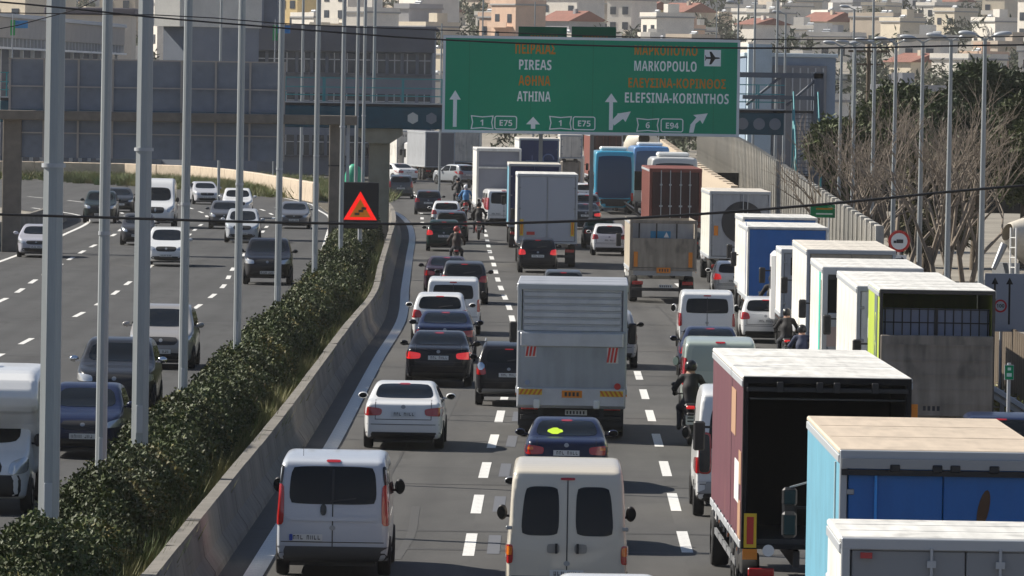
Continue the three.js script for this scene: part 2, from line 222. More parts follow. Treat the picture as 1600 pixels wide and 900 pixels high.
{ const pts = [[-13.0, 463], [-15.6, 484], [-18.5, 507], [-21.4, 526], [-24.8, 541], [-30.2, 549], [-37.5, 552], [-46, 553], [-58, 554], [-75, 555]];
  for (let i = 0; i + 1 < pts.length; i++) { const [ax, az] = pts[i], [bx, bz] = pts[i + 1], L = Math.hypot(bx - ax, bz - az), n = Math.max(1, Math.round(L / 6)); for (let k = 0; k < n; k++) { const m = mesh('barrier_segment', box(L / n - 0.05, 1.35, 0.45, 0, 0.675, 0, 0.05), palec, beigeB); m.position.set(lerp(ax, bx, (k + 0.5) / n), 0, -lerp(az, bz, (k + 0.5) / n)); m.rotation.y = Math.atan2(bz - az, bx - ax); } } }
const sideB = thing('roadside_barrier', 'low grey concrete barrier on the outer edge of the oncoming carriageway', 'barrier');
for (let z = 300; z < 398; z += 6) mesh('barrier_segment', profileRun(jersey.map(([a, b]) => [a + 0.4, b * 1.1]), curve([[300, -24.6], [389, -25.2], [410, -26.6]]), z, z + 5.95, 2), concrete, sideB);

// leaf sprays shared by hedge and trees
function spray(n, r, leaf, wide = 0.5) {
  const P = [], U = [];
  for (let i = 0; i < n; i++) {
    const d = new THREE.Vector3(rr(-1, 1), rr(-0.6, 1), rr(-1, 1)).normalize(), o = new THREE.Vector3(rr(-r, r), rr(-r, r), rr(-r, r)).multiplyScalar(0.7), s = new THREE.Vector3(rr(-1, 1), rr(-1, 1), rr(-1, 1)).cross(d).normalize().multiplyScalar(leaf * wide * 0.5), L = leaf * rr(0.7, 1.2);
    const a = o, b = o.clone().addScaledVector(d, L * 0.5).add(s), c = o.clone().addScaledVector(d, L), e = o.clone().addScaledVector(d, L * 0.5).sub(s);
    for (const q of [a, b, c, a, c, e]) P.push(q.x, q.y, q.z);
  }
  return geom(P);
}
function scatter(name, geo, m, list, parent) {            // list: [x, y, z, scale, colour]
  const im = new THREE.InstancedMesh(geo, m, list.length), o = new THREE.Object3D();
  list.forEach(([x, y, z, s, c], i) => { o.position.set(x, y, z); o.rotation.set(rr(0, 6.3), rr(0, 6.3), rr(0, 6.3)); o.scale.setScalar(s); o.updateMatrix(); im.setMatrixAt(i, o.matrix); im.setColorAt(i, c); });
  im.name = parent === scene ? numbered(name) : name; im.castShadow = im.receiveShadow = true; parent.add(im); return im;
}
const leafMat = new THREE.MeshPhysicalMaterial({ color: 0xffffff, roughness: 0.62, side: THREE.DoubleSide, specularIntensity: 0.6 });
const hedge = thing('hedge', 'clipped dark evergreen hedge filling the median between the carriageways', 'hedge');
const hMid = (z) => edgeL(z) - 2.6, hHalf = (z) => 1.0;
const hTop = (z, t) => lerp(0.9, 1.5, sstep(-0.9, 0.45, t)) + 0.75 * (noise(z / 3.4, 3.1, t * 0.6) - 0.46) + 0.22 * (noise(z / 1.3, t * 2) - 0.5);
{ const list = [], near = [];
  for (let k = 0; k < 112000; k++) {
    const z = 92 + Math.pow(rnd(), 1.5) * 260, m = hMid(z), w = hHalf(z) * (0.85 + 0.3 * noise(z / 3.1, 9)); const t = rr(-1, 1), top = hTop(z, t), y0 = top * Math.sqrt(Math.max(0.02, 1 - Math.pow(Math.abs(t), 2.6)));
    const side = rnd() < 0.45, y = side ? y0 * rr(0.15, 1) : y0 * rr(0.86, 1.06), xx = side ? Math.sign(t) * w * Math.pow(Math.max(0, 1 - Math.pow(y / top, 2.4)), 0.4) : t * w;
    const bush = noise(z / 2.3, 40), g = rr(0.55, 1.25) * (0.75 + 0.5 * bush), dead = noise(z / 1.7, t * 2, 60) > 0.74 && rnd() < 0.5, yel = dead ? 2.1 : rnd() < 0.12 ? 1.6 : 1; if (noise(z / 2.1, 77) < 0.2 && rnd() < 0.6) continue; list.push([m + xx + rr(-0.06, 0.06), 0.06 + y, -z, rr(0.8, 1.3) * (0.9 + z / 500), rgb(0.054 * g * yel, 0.072 * g * (yel > 1 ? 1.35 : 1), 0.02 * g)]);
  }
  scatter('leaves', spray(8, 0.09, 0.076, 0.5), leafMat, list, hedge).userData.kind = 'stuff';
  const inner = []; for (let k = 0; k < 26000; k++) { const z = 92 + Math.pow(rnd(), 1.5) * 260, t = rr(-0.9, 0.9), y = hTop(z, t) * Math.sqrt(Math.max(0.02, 1 - Math.pow(Math.abs(t), 2.6))) * rr(0.1, 0.88), g = rr(0.6, 1.2); inner.push([hMid(z) + t * hHalf(z), 0.06 + y, -z, rr(1.2, 2), rgb(0.06 * g, 0.068 * g, 0.02 * g)]); }
  scatter('inner_leaves', spray(7, 0.1, 0.09, 0.6), leafMat, inner, hedge).userData.kind = 'stuff';
  for (let z = 93; z < 350; z += 1.6) { const x = hMid(z) + rr(-0.5, 0.5), g = []; for (let i = 0; i < 4; i++) g.push(cyl(0.02, 0.008, [x, 0.04, -z], [x + rr(-0.5, 0.5), rr(0.7, 1.2), -z + rr(-0.4, 0.4)], 4)); mesh('stem', g, mat([0.1, 0.075, 0.05], 0.9), hedge); }
}
{ // weeds and dry grass on the strip between hedge and barrier
  const P = []; for (let i = 0; i < 22; i++) { const a = rr(0, 6.3), l = rr(0.25, 0.55), b = rr(0.1, 0.35), x = rr(-0.12, 0.12), z = rr(-0.12, 0.12), w = 0.012; const tx = x + Math.cos(a) * b, tz = z + Math.sin(a) * b; P.push(x - w, 0, z, x + w, 0, z, tx, l, tz); }
  const g = geom(P), list = []; for (let k = 0; k < 4200; k++) { const z = 92 + Math.pow(rnd(), 1.3) * 230, c = noise(z / 4, 21); if (c < 0.4 && rnd() < 0.7) continue; const y = rnd() < c; list.push([edgeL(z) - 1.54 + rr(-0.18, 0.16), 0.05, -z, rr(0.8, 2.0), y ? rgb(0.2, 0.19, 0.07) : rgb(0.09, 0.13, 0.03)]); }
  const im = new THREE.InstancedMesh(g, leafMat, list.length), o = new THREE.Object3D(); list.forEach(([x, y, z, s, c], i) => { o.position.set(x, y, z); o.rotation.set(0, rr(0, 6), 0); o.scale.setScalar(s); o.updateMatrix(); im.setMatrixAt(i, o.matrix); im.setColorAt(i, c); });
  im.name = 'weeds'; im.userData = { kind: 'stuff', label: 'green and straw coloured weeds between hedge and concrete barrier', category: 'weeds' }; im.castShadow = true; scene.add(im);
  const list2 = []; for (let k = 0; k < 9000; k++) { const t = rnd(), z = 466 + t * 84, x = t < 0.9 ? curve([[466, -12.2], [507, -16.5], [541, -22.5], [560, -30]])(z) : -30; list2.push([x + rr(-18 * t, 4), 0.02, -z - rr(0.5, 26), rr(0.8, 1.7), rgb(rr(0.09, 0.17), rr(0.13, 0.17), 0.04)]); }
  for (let k = 0; k < 5000; k++) list2.push([rr(-75, -26), 0.02, -rr(555.5, 585), rr(0.8, 1.8), rgb(rr(0.09, 0.17), rr(0.13, 0.17), 0.04)]);
  const im2 = new THREE.InstancedMesh(g, leafMat, list2.length); list2.forEach(([x, y, z, s, c], i) => { o.position.set(x, y, z); o.rotation.set(0, rr(0, 6), 0); o.scale.set(s * 1.6, s, s * 1.6); o.updateMatrix(); im2.setMatrixAt(i, o.matrix); im2.setColorAt(i, c); });
  im2.name = 'grass'; im2.userData = { kind: 'stuff', label: 'green grass verge behind the pale curving barrier', category: 'grass' }; scene.add(im2);
}
// ---------- vehicle kit: bodies as rounded intersections of three outlines ----------
const chaikin = (p, n = 2) => { for (let k = 0; k < n; k++) { const q = []; p.forEach((a, i) => { const b = p[(i + 1) % p.length]; q.push([a[0] * 0.75 + b[0] * 0.25, a[1] * 0.75 + b[1] * 0.25], [a[0] * 0.25 + b[0] * 0.75, a[1] * 0.25 + b[1] * 0.75]); }); p = q; } return p; };
function sdPoly(p, x, y) {
  let d = 1e9, s = 1;
  for (let i = 0, j = p.length - 1; i < p.length; j = i++) {
    const ax = p[i][0], ay = p[i][1], ex = p[j][0] - ax, ey = p[j][1] - ay, wx = x - ax, wy = y - ay, t = clamp((wx * ex + wy * ey) / (ex * ex + ey * ey), 0, 1), bx = wx - ex * t, by = wy - ey * t; d = Math.min(d, bx * bx + by * by);
    const c1 = y >= ay, c2 = y < p[j][1], c3 = ex * wy > ey * wx; if ((c1 && c2 && c3) || (!c1 && !c2 && !c3)) s = -s;
  }
  return s * Math.sqrt(d);
}
const smax = (a, b, k) => { const h = Math.max(k - Math.abs(a - b), 0) / k; return Math.max(a, b) + h * h * k * 0.25; };
const smin = (a, b, k) => -smax(-a, -b, k);
function nets(sdf, lo, hi, cell) {                         // surface nets, vertices pulled onto the surface, normals from the gradient
  const n = [0, 1, 2].map((k) => Math.ceil((hi[k] - lo[k]) / cell) + 1), [nx, ny, nz] = n, v = new Float32Array(nx * ny * nz), id = (i, j, k) => (k * ny + j) * nx + i;
  for (let k = 0; k < nz; k++) for (let j = 0; j < ny; j++) for (let i = 0; i < nx; i++) v[id(i, j, k)] = sdf(lo[0] + i * cell, lo[1] + j * cell, lo[2] + k * cell);
  const at = new Int32Array(nx * ny * nz).fill(-1), pos = [], nor = [], tri = [], e = cell * 0.3;
  for (let k = 0; k + 1 < nz; k++) for (let j = 0; j + 1 < ny; j++) for (let i = 0; i + 1 < nx; i++) {
    let m = 0, c = 0, sx = 0, sy = 0, sz = 0; const q = []; for (let t = 0; t < 8; t++) { const d = v[id(i + (t & 1), j + ((t >> 1) & 1), k + (t >> 2))]; q.push(d); if (d < 0) m |= 1 << t; }
    if (m === 0 || m === 255) continue;
    for (const [a, b] of [[0, 1], [2, 3], [4, 5], [6, 7], [0, 2], [1, 3], [4, 6], [5, 7], [0, 4], [1, 5], [2, 6], [3, 7]]) if ((q[a] < 0) !== (q[b] < 0)) { const t = q[a] / (q[a] - q[b]); sx += lerp(a & 1, b & 1, t); sy += lerp((a >> 1) & 1, (b >> 1) & 1, t); sz += lerp(a >> 2, b >> 2, t); c++; }
    let x = lo[0] + (i + sx / c) * cell, y = lo[1] + (j + sy / c) * cell, z = lo[2] + (k + sz / c) * cell, g;
    for (let r = 0; r < 2; r++) { const d = sdf(x, y, z); g = grad(sdf, x, y, z, e); x -= g[0] * d * 0.8; y -= g[1] * d * 0.8; z -= g[2] * d * 0.8; }
    at[id(i, j, k)] = pos.length / 3; pos.push(x, y, z); nor.push(...g);
  }
  const quad = (a, b, c, d, f) => { if (a < 0 || b < 0 || c < 0 || d < 0) return; if (f) tri.push(a, b, c, a, c, d); else tri.push(a, c, b, a, d, c); };
  for (let k = 1; k + 1 < nz; k++) for (let j = 1; j + 1 < ny; j++) for (let i = 1; i + 1 < nx; i++) {
    const s = v[id(i, j, k)] < 0;
    if (s !== v[id(i + 1, j, k)] < 0) quad(at[id(i, j - 1, k - 1)], at[id(i, j, k - 1)], at[id(i, j, k)], at[id(i, j - 1, k)], s);
    if (s !== v[id(i, j + 1, k)] < 0) quad(at[id(i - 1, j, k - 1)], at[id(i - 1, j, k)], at[id(i, j, k)], at[id(i, j, k - 1)], s);
    if (s !== v[id(i, j, k + 1)] < 0) quad(at[id(i - 1, j - 1, k)], at[id(i, j - 1, k)], at[id(i, j, k)], at[id(i - 1, j, k)], s);
  }
  for (let i = 0; i < tri.length; i += 3) { const [a, b, c] = [tri[i] * 3, tri[i + 1] * 3, tri[i + 2] * 3], ux = pos[b] - pos[a], uy = pos[b + 1] - pos[a + 1], uz = pos[b + 2] - pos[a + 2], vx = pos[c] - pos[a], vy = pos[c + 1] - pos[a + 1], vz = pos[c + 2] - pos[a + 2]; if ((uy * vz - uz * vy) * nor[a] + (uz * vx - ux * vz) * nor[a + 1] + (ux * vy - uy * vx) * nor[a + 2] < 0) [tri[i + 1], tri[i + 2]] = [tri[i + 2], tri[i + 1]]; }
  const g = new THREE.BufferGeometry(); g.setAttribute('position', new THREE.Float32BufferAttribute(pos, 3)); g.setAttribute('normal', new THREE.Float32BufferAttribute(nor, 3)); g.setAttribute('uv', new THREE.Float32BufferAttribute(new Float32Array(pos.length / 3 * 2), 2)); g.setIndex(tri); return g;
}
function grad(f, x, y, z, e = 0.01) { const a = f(x + e, y, z) - f(x - e, y, z), b = f(x, y + e, z) - f(x, y - e, z), c = f(x, y, z + e) - f(x, y, z - e), l = Math.hypot(a, b, c) || 1; return [a / l, b / l, c / l]; }
// a sheet that hugs the body: four corners seen from one side, found by marching along that side's axis
function hug(sdf, L, dir, q, { n = 9, m = 7, r = 0.25, off = 0.006 } = {}) {
  const P = [], N = [], I = [];
  for (let j = 0; j <= m; j++) for (let i = 0; i <= n; i++) {
    let s = i / n * 2 - 1, t = j / m * 2 - 1; [s, t] = [s * Math.sqrt(1 - r * t * t * t * t), t * Math.sqrt(1 - r * s * s * s * s)]; s = (s + 1) / 2; t = (t + 1) / 2;
    const a = lerp(lerp(q[0][0], q[1][0], s), lerp(q[3][0], q[2][0], s), t), b = lerp(lerp(q[0][1], q[1][1], s), lerp(q[3][1], q[2][1], s), t);
    let p, d; if (dir === 'rear') { p = [a, b, 0.6]; d = [0, 0, -1]; } else if (dir === 'front') { p = [a, b, -L - 0.6]; d = [0, 0, 1]; } else if (dir === 'top') { p = [a, 4, -b]; d = [0, -1, 0]; } else { const sg = dir === 'left' ? -1 : 1; p = [sg * 1.7, b, -a]; d = [-sg, 0, 0]; }
    for (let k = 0; k < 90; k++) { const f = sdf(...p); if (f < 0.0015) break; const st = Math.max(f * 0.9, 0.002); p = [p[0] + d[0] * st, p[1] + d[1] * st, p[2] + d[2] * st]; if (k > 70 && f > 0.4) break; }
    const g = grad(sdf, ...p); P.push(p[0] + g[0] * off, p[1] + g[1] * off, p[2] + g[2] * off); N.push(...g);
  }
  const w = n + 1, flip = dir === 'front' || dir === 'left' ? 1 : 0; for (let j = 0; j < m; j++) for (let i = 0; i < n; i++) { const a = j * w + i, b = a + 1, c = b + w, e = a + w; if (flip) I.push(a, c, b, a, e, c); else I.push(a, b, c, a, c, e); }
  const g = new THREE.BufferGeometry(); g.setAttribute('position', new THREE.Float32BufferAttribute(P, 3)); g.setAttribute('normal', new THREE.Float32BufferAttribute(N, 3)); g.setAttribute('uv', new THREE.Float32BufferAttribute(new Float32Array(P.length / 3 * 2), 2)); g.setIndex(I); return g;
}
const tyreGeo = new Map();
function wheelGeo(r, w) {
  const k = r + ',' + w; if (tyreGeo.has(k)) return tyreGeo.get(k);
  const t = new THREE.LatheGeometry([[r * 0.62, -w / 2], [r * 0.93, -w / 2], [r, -w * 0.36], [r, w * 0.36], [r * 0.93, w / 2], [r * 0.62, w / 2]].map(([a, b]) => new THREE.Vector2(a, b)), 20); t.rotateZ(Math.PI / 2);
  const h = [new THREE.CylinderGeometry(r * 0.64, r * 0.64, w * 0.5, 20)]; h[0].rotateZ(Math.PI / 2); for (let i = 0; i < 5; i++) { const s = box(w * 0.9, r * 0.5, r * 0.16, 0, r * 0.34, 0); s.rotateX(i * Math.PI * 0.4); h.push(s); }
  tyreGeo.set(k, [plain(t), merge(h)]); return tyreGeo.get(k);
}
function addWheel(o, x, y, z, r, w, rim = M.rim) { const [t, h] = wheelGeo(r, w), a = mesh('wheel', t, M.tyre, o); a.position.set(x, y, z); mesh('rim', h, rim, a); return a; }
const mirrorQ = (q) => q.map(([a, b]) => [-a, b]);
// car kinds: lengths in metres, d counted forwards from the rear bumper
const KINDS = {
  sedan: { L: 4.6, W: 1.8, H: 1.43, side: [[0.25, 0.2], [0.04, 0.32], [0, 0.6], [0.06, 0.86], [0.1, 1.03], [0.5, 1.09], [0.72, 1.1], [1.35, 1.4], [1.85, 1.45], [2.45, 1.43], [2.8, 1.34], [3.5, 0.99], [4.25, 0.88], [4.52, 0.72], [4.6, 0.5], [4.5, 0.24], [4.2, 0.19]], belt: 0.95, roofW: 0.55, axles: [0.95, 3.68], wr: 0.32,
    rw: [[-0.66, 1.11], [0.66, 1.11], [0.56, 1.395], [-0.56, 1.395]], ws: [[-0.66, 1.02], [0.66, 1.02], [0.54, 1.35], [-0.54, 1.35]], sw: [[[0.98, 1.0], [1.9, 0.99], [1.9, 1.33], [1.45, 1.33]], [[1.97, 0.99], [3.12, 0.98], [2.7, 1.3], [1.97, 1.33]]], tl: [[0.48, 0.75], [0.86, 0.74], [0.86, 0.95], [0.46, 0.9]], hl: [[0.5, 0.62], [0.86, 0.64], [0.86, 0.78], [0.5, 0.72]], plate: 0.78, mir: [3.05, 1.02] },
  hatch: { L: 4.0, W: 1.72, H: 1.48, side: [[0.25, 0.2], [0.03, 0.32], [0, 0.58], [0.05, 0.85], [0.12, 1.0], [0.45, 1.36], [0.6, 1.44], [1.4, 1.5], [1.9, 1.48], [2.2, 1.4], [2.95, 1.0], [3.65, 0.9], [3.93, 0.74], [4.0, 0.5], [3.9, 0.24], [3.6, 0.19]], belt: 0.95, roofW: 0.55, axles: [0.62, 3.15], wr: 0.3,
    rw: [[-0.65, 1.03], [0.65, 1.03], [0.56, 1.39], [-0.56, 1.39]], ws: [[-0.64, 1.04], [0.64, 1.04], [0.54, 1.4], [-0.54, 1.4]], sw: [[[0.6, 1.04], [1.45, 1.0], [1.45, 1.38], [0.75, 1.36]], [[1.52, 1.0], [2.6, 0.99], [2.15, 1.36], [1.52, 1.38]]], tl: [[0.5, 0.78], [0.83, 0.76], [0.8, 1.02], [0.56, 0.98]], hl: [[0.45, 0.64], [0.82, 0.68], [0.82, 0.86], [0.5, 0.76]], plate: 0.72, mir: [2.55, 1.04] },
  suv: { L: 4.5, W: 1.86, H: 1.7, side: [[0.25, 0.3], [0.03, 0.42], [0, 0.66], [0.05, 0.98], [0.12, 1.14], [0.42, 1.56], [0.6, 1.66], [1.5, 1.72], [2.2, 1.7], [2.5, 1.62], [3.15, 1.17], [4.15, 1.06], [4.43, 0.9], [4.5, 0.6], [4.4, 0.34], [4.1, 0.28]], belt: 1.1, roofW: 0.6, axles: [0.85, 3.6], wr: 0.36,
    rw: [[-0.64, 1.18], [0.64, 1.18], [0.56, 1.54], [-0.56, 1.54]], ws: [[-0.7, 1.21], [0.7, 1.21], [0.6, 1.6], [-0.6, 1.6]], sw: [[[0.5, 1.18], [1.25, 1.15], [1.25, 1.56], [0.62, 1.54]], [[1.32, 1.15], [2.1, 1.14], [2.1, 1.57], [1.32, 1.57]], [[2.17, 1.14], [3.0, 1.14], [2.5, 1.54], [2.17, 1.57]]], tl: [[0.6, 0.86], [0.89, 0.84], [0.87, 1.14], [0.68, 1.12]], hl: [[0.48, 0.78], [0.86, 0.8], [0.86, 0.98], [0.5, 0.92]], plate: 0.85, mir: [2.8, 1.2] },
  mpv: { L: 4.3, W: 1.8, H: 1.64, side: [[0.25, 0.22], [0.03, 0.34], [0, 0.6], [0.04, 0.95], [0.1, 1.1], [0.3, 1.5], [0.45, 1.6], [1.4, 1.66], [2.1, 1.64], [2.4, 1.54], [3.3, 1.06], [3.95, 0.92], [4.22, 0.76], [4.3, 0.52], [4.2, 0.26], [3.9, 0.2]], belt: 1.02, roofW: 0.58, axles: [0.75, 3.42], wr: 0.31,
    rw: [[-0.64, 1.13], [0.64, 1.13], [0.56, 1.5], [-0.56, 1.5]], ws: [[-0.67, 1.1], [0.67, 1.1], [0.57, 1.54], [-0.57, 1.54]], sw: [[[0.4, 1.12], [1.2, 1.1], [1.2, 1.5], [0.5, 1.48]], [[1.27, 1.1], [2.1, 1.08], [2.1, 1.52], [1.27, 1.5]], [[2.17, 1.08], [2.95, 1.06], [2.4, 1.46], [2.17, 1.52]]], tl: [[0.64, 0.8], [0.87, 0.78], [0.85, 1.2], [0.7, 1.2]], hl: [[0.46, 0.68], [0.84, 0.72], [0.84, 0.9], [0.5, 0.82]], plate: 0.72, mir: [2.85, 1.1] },
  small_van: { L: 4.3, W: 1.8, H: 1.82, side: [[0.2, 0.26], [0.02, 0.36], [0, 0.6], [0.04, 1.1], [0.12, 1.68], [0.28, 1.8], [1.2, 1.84], [2.5, 1.82], [2.75, 1.72], [3.45, 1.12], [4.0, 0.98], [4.24, 0.8], [4.3, 0.52], [4.2, 0.28], [3.9, 0.22]], belt: 1.12, roofW: 0.68, axles: [0.72, 3.42], wr: 0.31,
    rw: [[-0.66, 1.15], [0.66, 1.15], [0.62, 1.6], [-0.62, 1.6]], ws: [[-0.68, 1.16], [0.68, 1.16], [0.62, 1.68], [-0.62, 1.68]], sw: [[[2.35, 1.12], [3.1, 1.12], [2.7, 1.62], [2.35, 1.64]]], tl: [[0.76, 0.75], [0.88, 0.75], [0.87, 1.15], [0.77, 1.15]], hl: [[0.46, 0.7], [0.84, 0.74], [0.84, 0.96], [0.5, 0.88]], plate: 0.7, mir: [3.05, 1.15] },
  van: { L: 4.8, W: 1.9, H: 1.97, side: [[0.25, 0.24], [0.02, 0.34], [0, 0.62], [0.03, 1.1], [0.16, 1.82], [0.34, 1.94], [1.4, 1.99], [2.9, 1.97], [3.25, 1.84], [3.95, 1.22], [4.5, 1.0], [4.74, 0.8], [4.8, 0.52], [4.7, 0.28], [4.4, 0.22]], belt: 1.18, roofW: 0.73, axles: [0.95, 4.0], wr: 0.33,
    rw: [[-0.72, 1.2], [0.72, 1.2], [0.68, 1.81], [-0.68, 1.81]], ws: [[-0.72, 1.26], [0.72, 1.26], [0.66, 1.8], [-0.66, 1.8]], sw: [[[0.4, 1.28], [1.5, 1.28], [1.5, 1.74], [0.5, 1.74]], [[1.7, 1.28], [2.7, 1.28], [2.7, 1.75], [1.7, 1.75]], [[2.9, 1.22], [3.6, 1.22], [3.15, 1.74], [2.9, 1.74]]], tl: [[0.79, 0.86], [0.94, 0.86], [0.91, 1.52], [0.79, 1.52]], hl: [[0.5, 0.72], [0.88, 0.76], [0.88, 1.02], [0.55, 0.9]], plate: 0.66, px: -0.43, mir: [3.55, 1.25] },
  high_van: { L: 5.6, W: 2.0, H: 2.42, side: [[0.25, 0.3], [0.02, 0.4], [0, 0.7], [0.03, 1.3], [0.16, 2.22], [0.36, 2.38], [1.6, 2.44], [3.2, 2.42], [3.75, 2.2], [4.6, 1.32], [5.3, 1.08], [5.54, 0.86], [5.6, 0.56], [5.5, 0.34], [5.2, 0.28]], belt: 1.25, roofW: 0.76, axles: [1.1, 4.6], wr: 0.35,
    rws: [-1, 1].map((s) => [[s * 0.44 - 0.31, 1.3], [s * 0.44 + 0.31, 1.3], [s * 0.41 + 0.27, 2.08], [s * 0.41 - 0.27, 2.08]]), rw: [[-0.66, 1.24], [0.66, 1.24], [0.62, 2.12], [-0.62, 2.12]], ws: [[-0.76, 1.36], [0.76, 1.36], [0.68, 2.0], [-0.68, 2.0]], sw: [[[3.3, 1.3], [4.15, 1.3], [3.7, 1.94], [3.3, 1.94]]], tl: [[0.86, 0.85], [0.98, 0.85], [0.97, 1.15], [0.86, 1.15]], hl: [[0.56, 0.78], [0.93, 0.82], [0.93, 1.14], [0.6, 1.02]], plate: 0.7, mir: [4.25, 1.35] },
};
const built = new Map();
function kindParts(kind) {
  if (built.has(kind)) return built.get(kind);
  const K = KINDS[kind], hw = K.W / 2, side = chaikin(K.side, 2), rx = K.roofW, clr = Math.min(...K.side.map((p) => p[1]));
  const tum = rx + (hw - rx) * 0.0, front = chaikin([[0, clr - 0.3], [hw - 0.16, clr - 0.3], [hw - 0.06, clr + 0.08], [hw, clr + 0.35], [hw - 0.01, K.belt - 0.12], [hw - 0.05, K.belt], [rx + 0.12, K.H - 0.06], [rx + 0.02, K.H + 0.1], [rx, K.H + 0.4], [0, K.H + 0.4]].concat([[-rx, K.H + 0.4], [-rx - 0.02, K.H + 0.1], [-rx - 0.12, K.H - 0.06], [-hw + 0.05, K.belt], [-hw + 0.01, K.belt - 0.12], [-hw, clr + 0.35], [-hw + 0.06, clr + 0.08], [-hw + 0.16, clr - 0.3]]), 1);
  const van = kind.includes('van'), pr = van ? 0.06 : 0.16, plan = chaikin([[-hw * (van ? 0.93 : 0.8), 0], [hw * (van ? 0.93 : 0.8), 0], [hw - 0.03, pr + 0.1], [hw, 0.9], [hw, K.L - 1.2], [hw - 0.08, K.L - 0.45], [hw * 0.72, K.L - 0.06], [hw * 0.4, K.L], [-hw * 0.4, K.L], [-hw * 0.72, K.L - 0.06], [-hw + 0.08, K.L - 0.45], [-hw, K.L - 1.2], [-hw, 0.9], [-hw + 0.03, pr + 0.1]], 2);
  const wr = K.wr, kk = 0.1;
  const sdf = (x, y, z) => {
    let d = smax(smax(sdPoly(side, -z, y), sdPoly(front, x, y), kk), sdPoly(plan, x, -z), kk);
    for (const a of K.axles) { const c = Math.hypot(-z - a, y - wr) - wr - 0.05; if (c < 0.3 && Math.abs(x) > 0.3) d = smax(d, -Math.max(c, hw - 0.28 - Math.abs(x)), 0.03); }
    return d;
  };
  const L = K.L, out = { K, sdf, list: [] }, add = (name, g, m) => out.list.push([name, g, m]);
  add('body', nets(sdf, [-hw - 0.15, 0.05, -L - 0.15], [hw + 0.15, K.H + 0.15, 0.15], van ? 0.066 : 0.056), 'paint');
  for (const q of K.rws || [K.rw]) add('rear_window', hug(sdf, L, 'rear', q, { n: 12, r: K.rws ? 0.18 : van ? 0.13 : 0.2 }), 'glass'); add('windscreen', hug(sdf, L, 'front', K.ws, { n: 12 }), 'glass');
  for (const s of ['left', 'right']) for (const q of K.sw) add('side_window', hug(sdf, L, s, q, { n: 6, m: 5, r: 0.12 }), 'glass');
  for (const f of [(q) => q, mirrorQ]) { const fl = f === mirrorQ; const o = (q) => fl ? [f(q)[1], f(q)[0], f(q)[3], f(q)[2]] : q; add('taillight', hug(sdf, L, 'rear', o(K.tl), { n: 6, m: 5, off: 0.012 }), 'tail'); add('headlight', hug(sdf, L, 'front', o(K.hl), { n: 6, m: 5, off: 0.012 }), 'lamp'); }
  const pl = K.plate, W2 = 0.27, px = K.px || 0; add('number_plate', hug(sdf, L, 'rear', [[px - W2, pl - 0.055], [px + W2, pl - 0.055], [px + W2, pl + 0.055], [px - W2, pl + 0.055]], { n: 4, m: 2, r: 0, off: 0.02 }), 'plate'); add('number_plate', hug(sdf, L, 'front', [[-W2, 0.42], [W2, 0.42], [W2, 0.53], [-W2, 0.53]], { n: 4, m: 2, r: 0, off: 0.025 }), 'plate');
  const c = clr; add('rear_bumper', hug(sdf, L, 'rear', [[-hw * 0.9, c + 0.06], [hw * 0.9, c + 0.06], [hw * 0.94, c + 0.2], [-hw * 0.94, c + 0.2]], { n: 12, m: 3, r: 0.1, off: 0.014 }), 'trim'); add('grille', hug(sdf, L, 'front', [[-0.42, K.hl[0][1] - 0.04], [0.42, K.hl[0][1] - 0.04], [0.46, K.hl[3][1] + 0.03], [-0.46, K.hl[3][1] + 0.03]], { n: 8, m: 3, off: 0.008 }), 'black');
  add('lower_grille', hug(sdf, L, 'front', [[-0.6, c + 0.08], [0.6, c + 0.08], [0.66, c + 0.24], [-0.66, c + 0.24]], { n: 8, m: 3, off: 0.01 }), 'black'); add('badge', hug(sdf, L, 'rear', [[-0.05, pl + 0.12], [0.05, pl + 0.12], [0.05, pl + 0.2], [-0.05, pl + 0.2]], { n: 4, m: 4, r: 0.5, off: 0.012 }), 'badge');
  add('front_badge', hug(sdf, L, 'front', [[-0.05, K.hl[0][1] + 0.03], [0.05, K.hl[0][1] + 0.03], [0.05, K.hl[3][1] - 0.02], [-0.05, K.hl[3][1] - 0.02]], { n: 4, m: 4, r: 0.5, off: 0.02 }), 'badge');
  for (const s of ['left', 'right']) add('sill_trim', hug(sdf, L, s, [[K.axles[0] + 0.5, c + 0.02], [K.axles[1] - 0.5, c + 0.02], [K.axles[1] - 0.5, c + 0.12], [K.axles[0] + 0.5, c + 0.12]], { n: 6, m: 2, r: 0, off: 0.008 }), 'trim');
  if (kind !== 'sedan' && !K.rws) { const [x0, y0] = [-0.04, K.rw[0][1] + 0.03]; add('rear_wiper', hug(sdf, L, 'rear', [[x0, y0], [x0 + 0.42, y0 + 0.06], [x0 + 0.42, y0 + 0.085], [x0, y0 + 0.03]], { n: 6, m: 1, r: 0, off: 0.02 }), 'black'); }
  add('bumper_seam', hug(sdf, L, 'rear', [[-hw * 0.88, c + 0.36], [hw * 0.88, c + 0.36], [hw * 0.88, c + 0.374], [-hw * 0.88, c + 0.374]], { n: 14, m: 1, r: 0, off: 0.007 }), 'black');
  if (van) add('door_seam', hug(sdf, L, 'rear', [[-0.009, c + 0.26], [0.009, c + 0.26], [0.009, K.H - 0.2], [-0.009, K.H - 0.2]], { n: 1, m: 16, r: 0, off: 0.009 }), 'black');
  else { const y1 = K.rw[0][1] - 0.03, y0 = pl - 0.12; for (const [a, b] of [[[-0.62, y0], [0.62, y0 + 0.014]], [[-0.62, y0], [-0.606, y1]], [[0.606, y0], [0.62, y1]]]) add('lid_seam', hug(sdf, L, 'rear', [a, [b[0], a[1]], b, [a[0], b[1]]], { n: b[0] - a[0] > 0.5 ? 10 : 1, m: b[0] - a[0] > 0.5 ? 1 : 8, r: 0, off: 0.006 }), 'black'); }
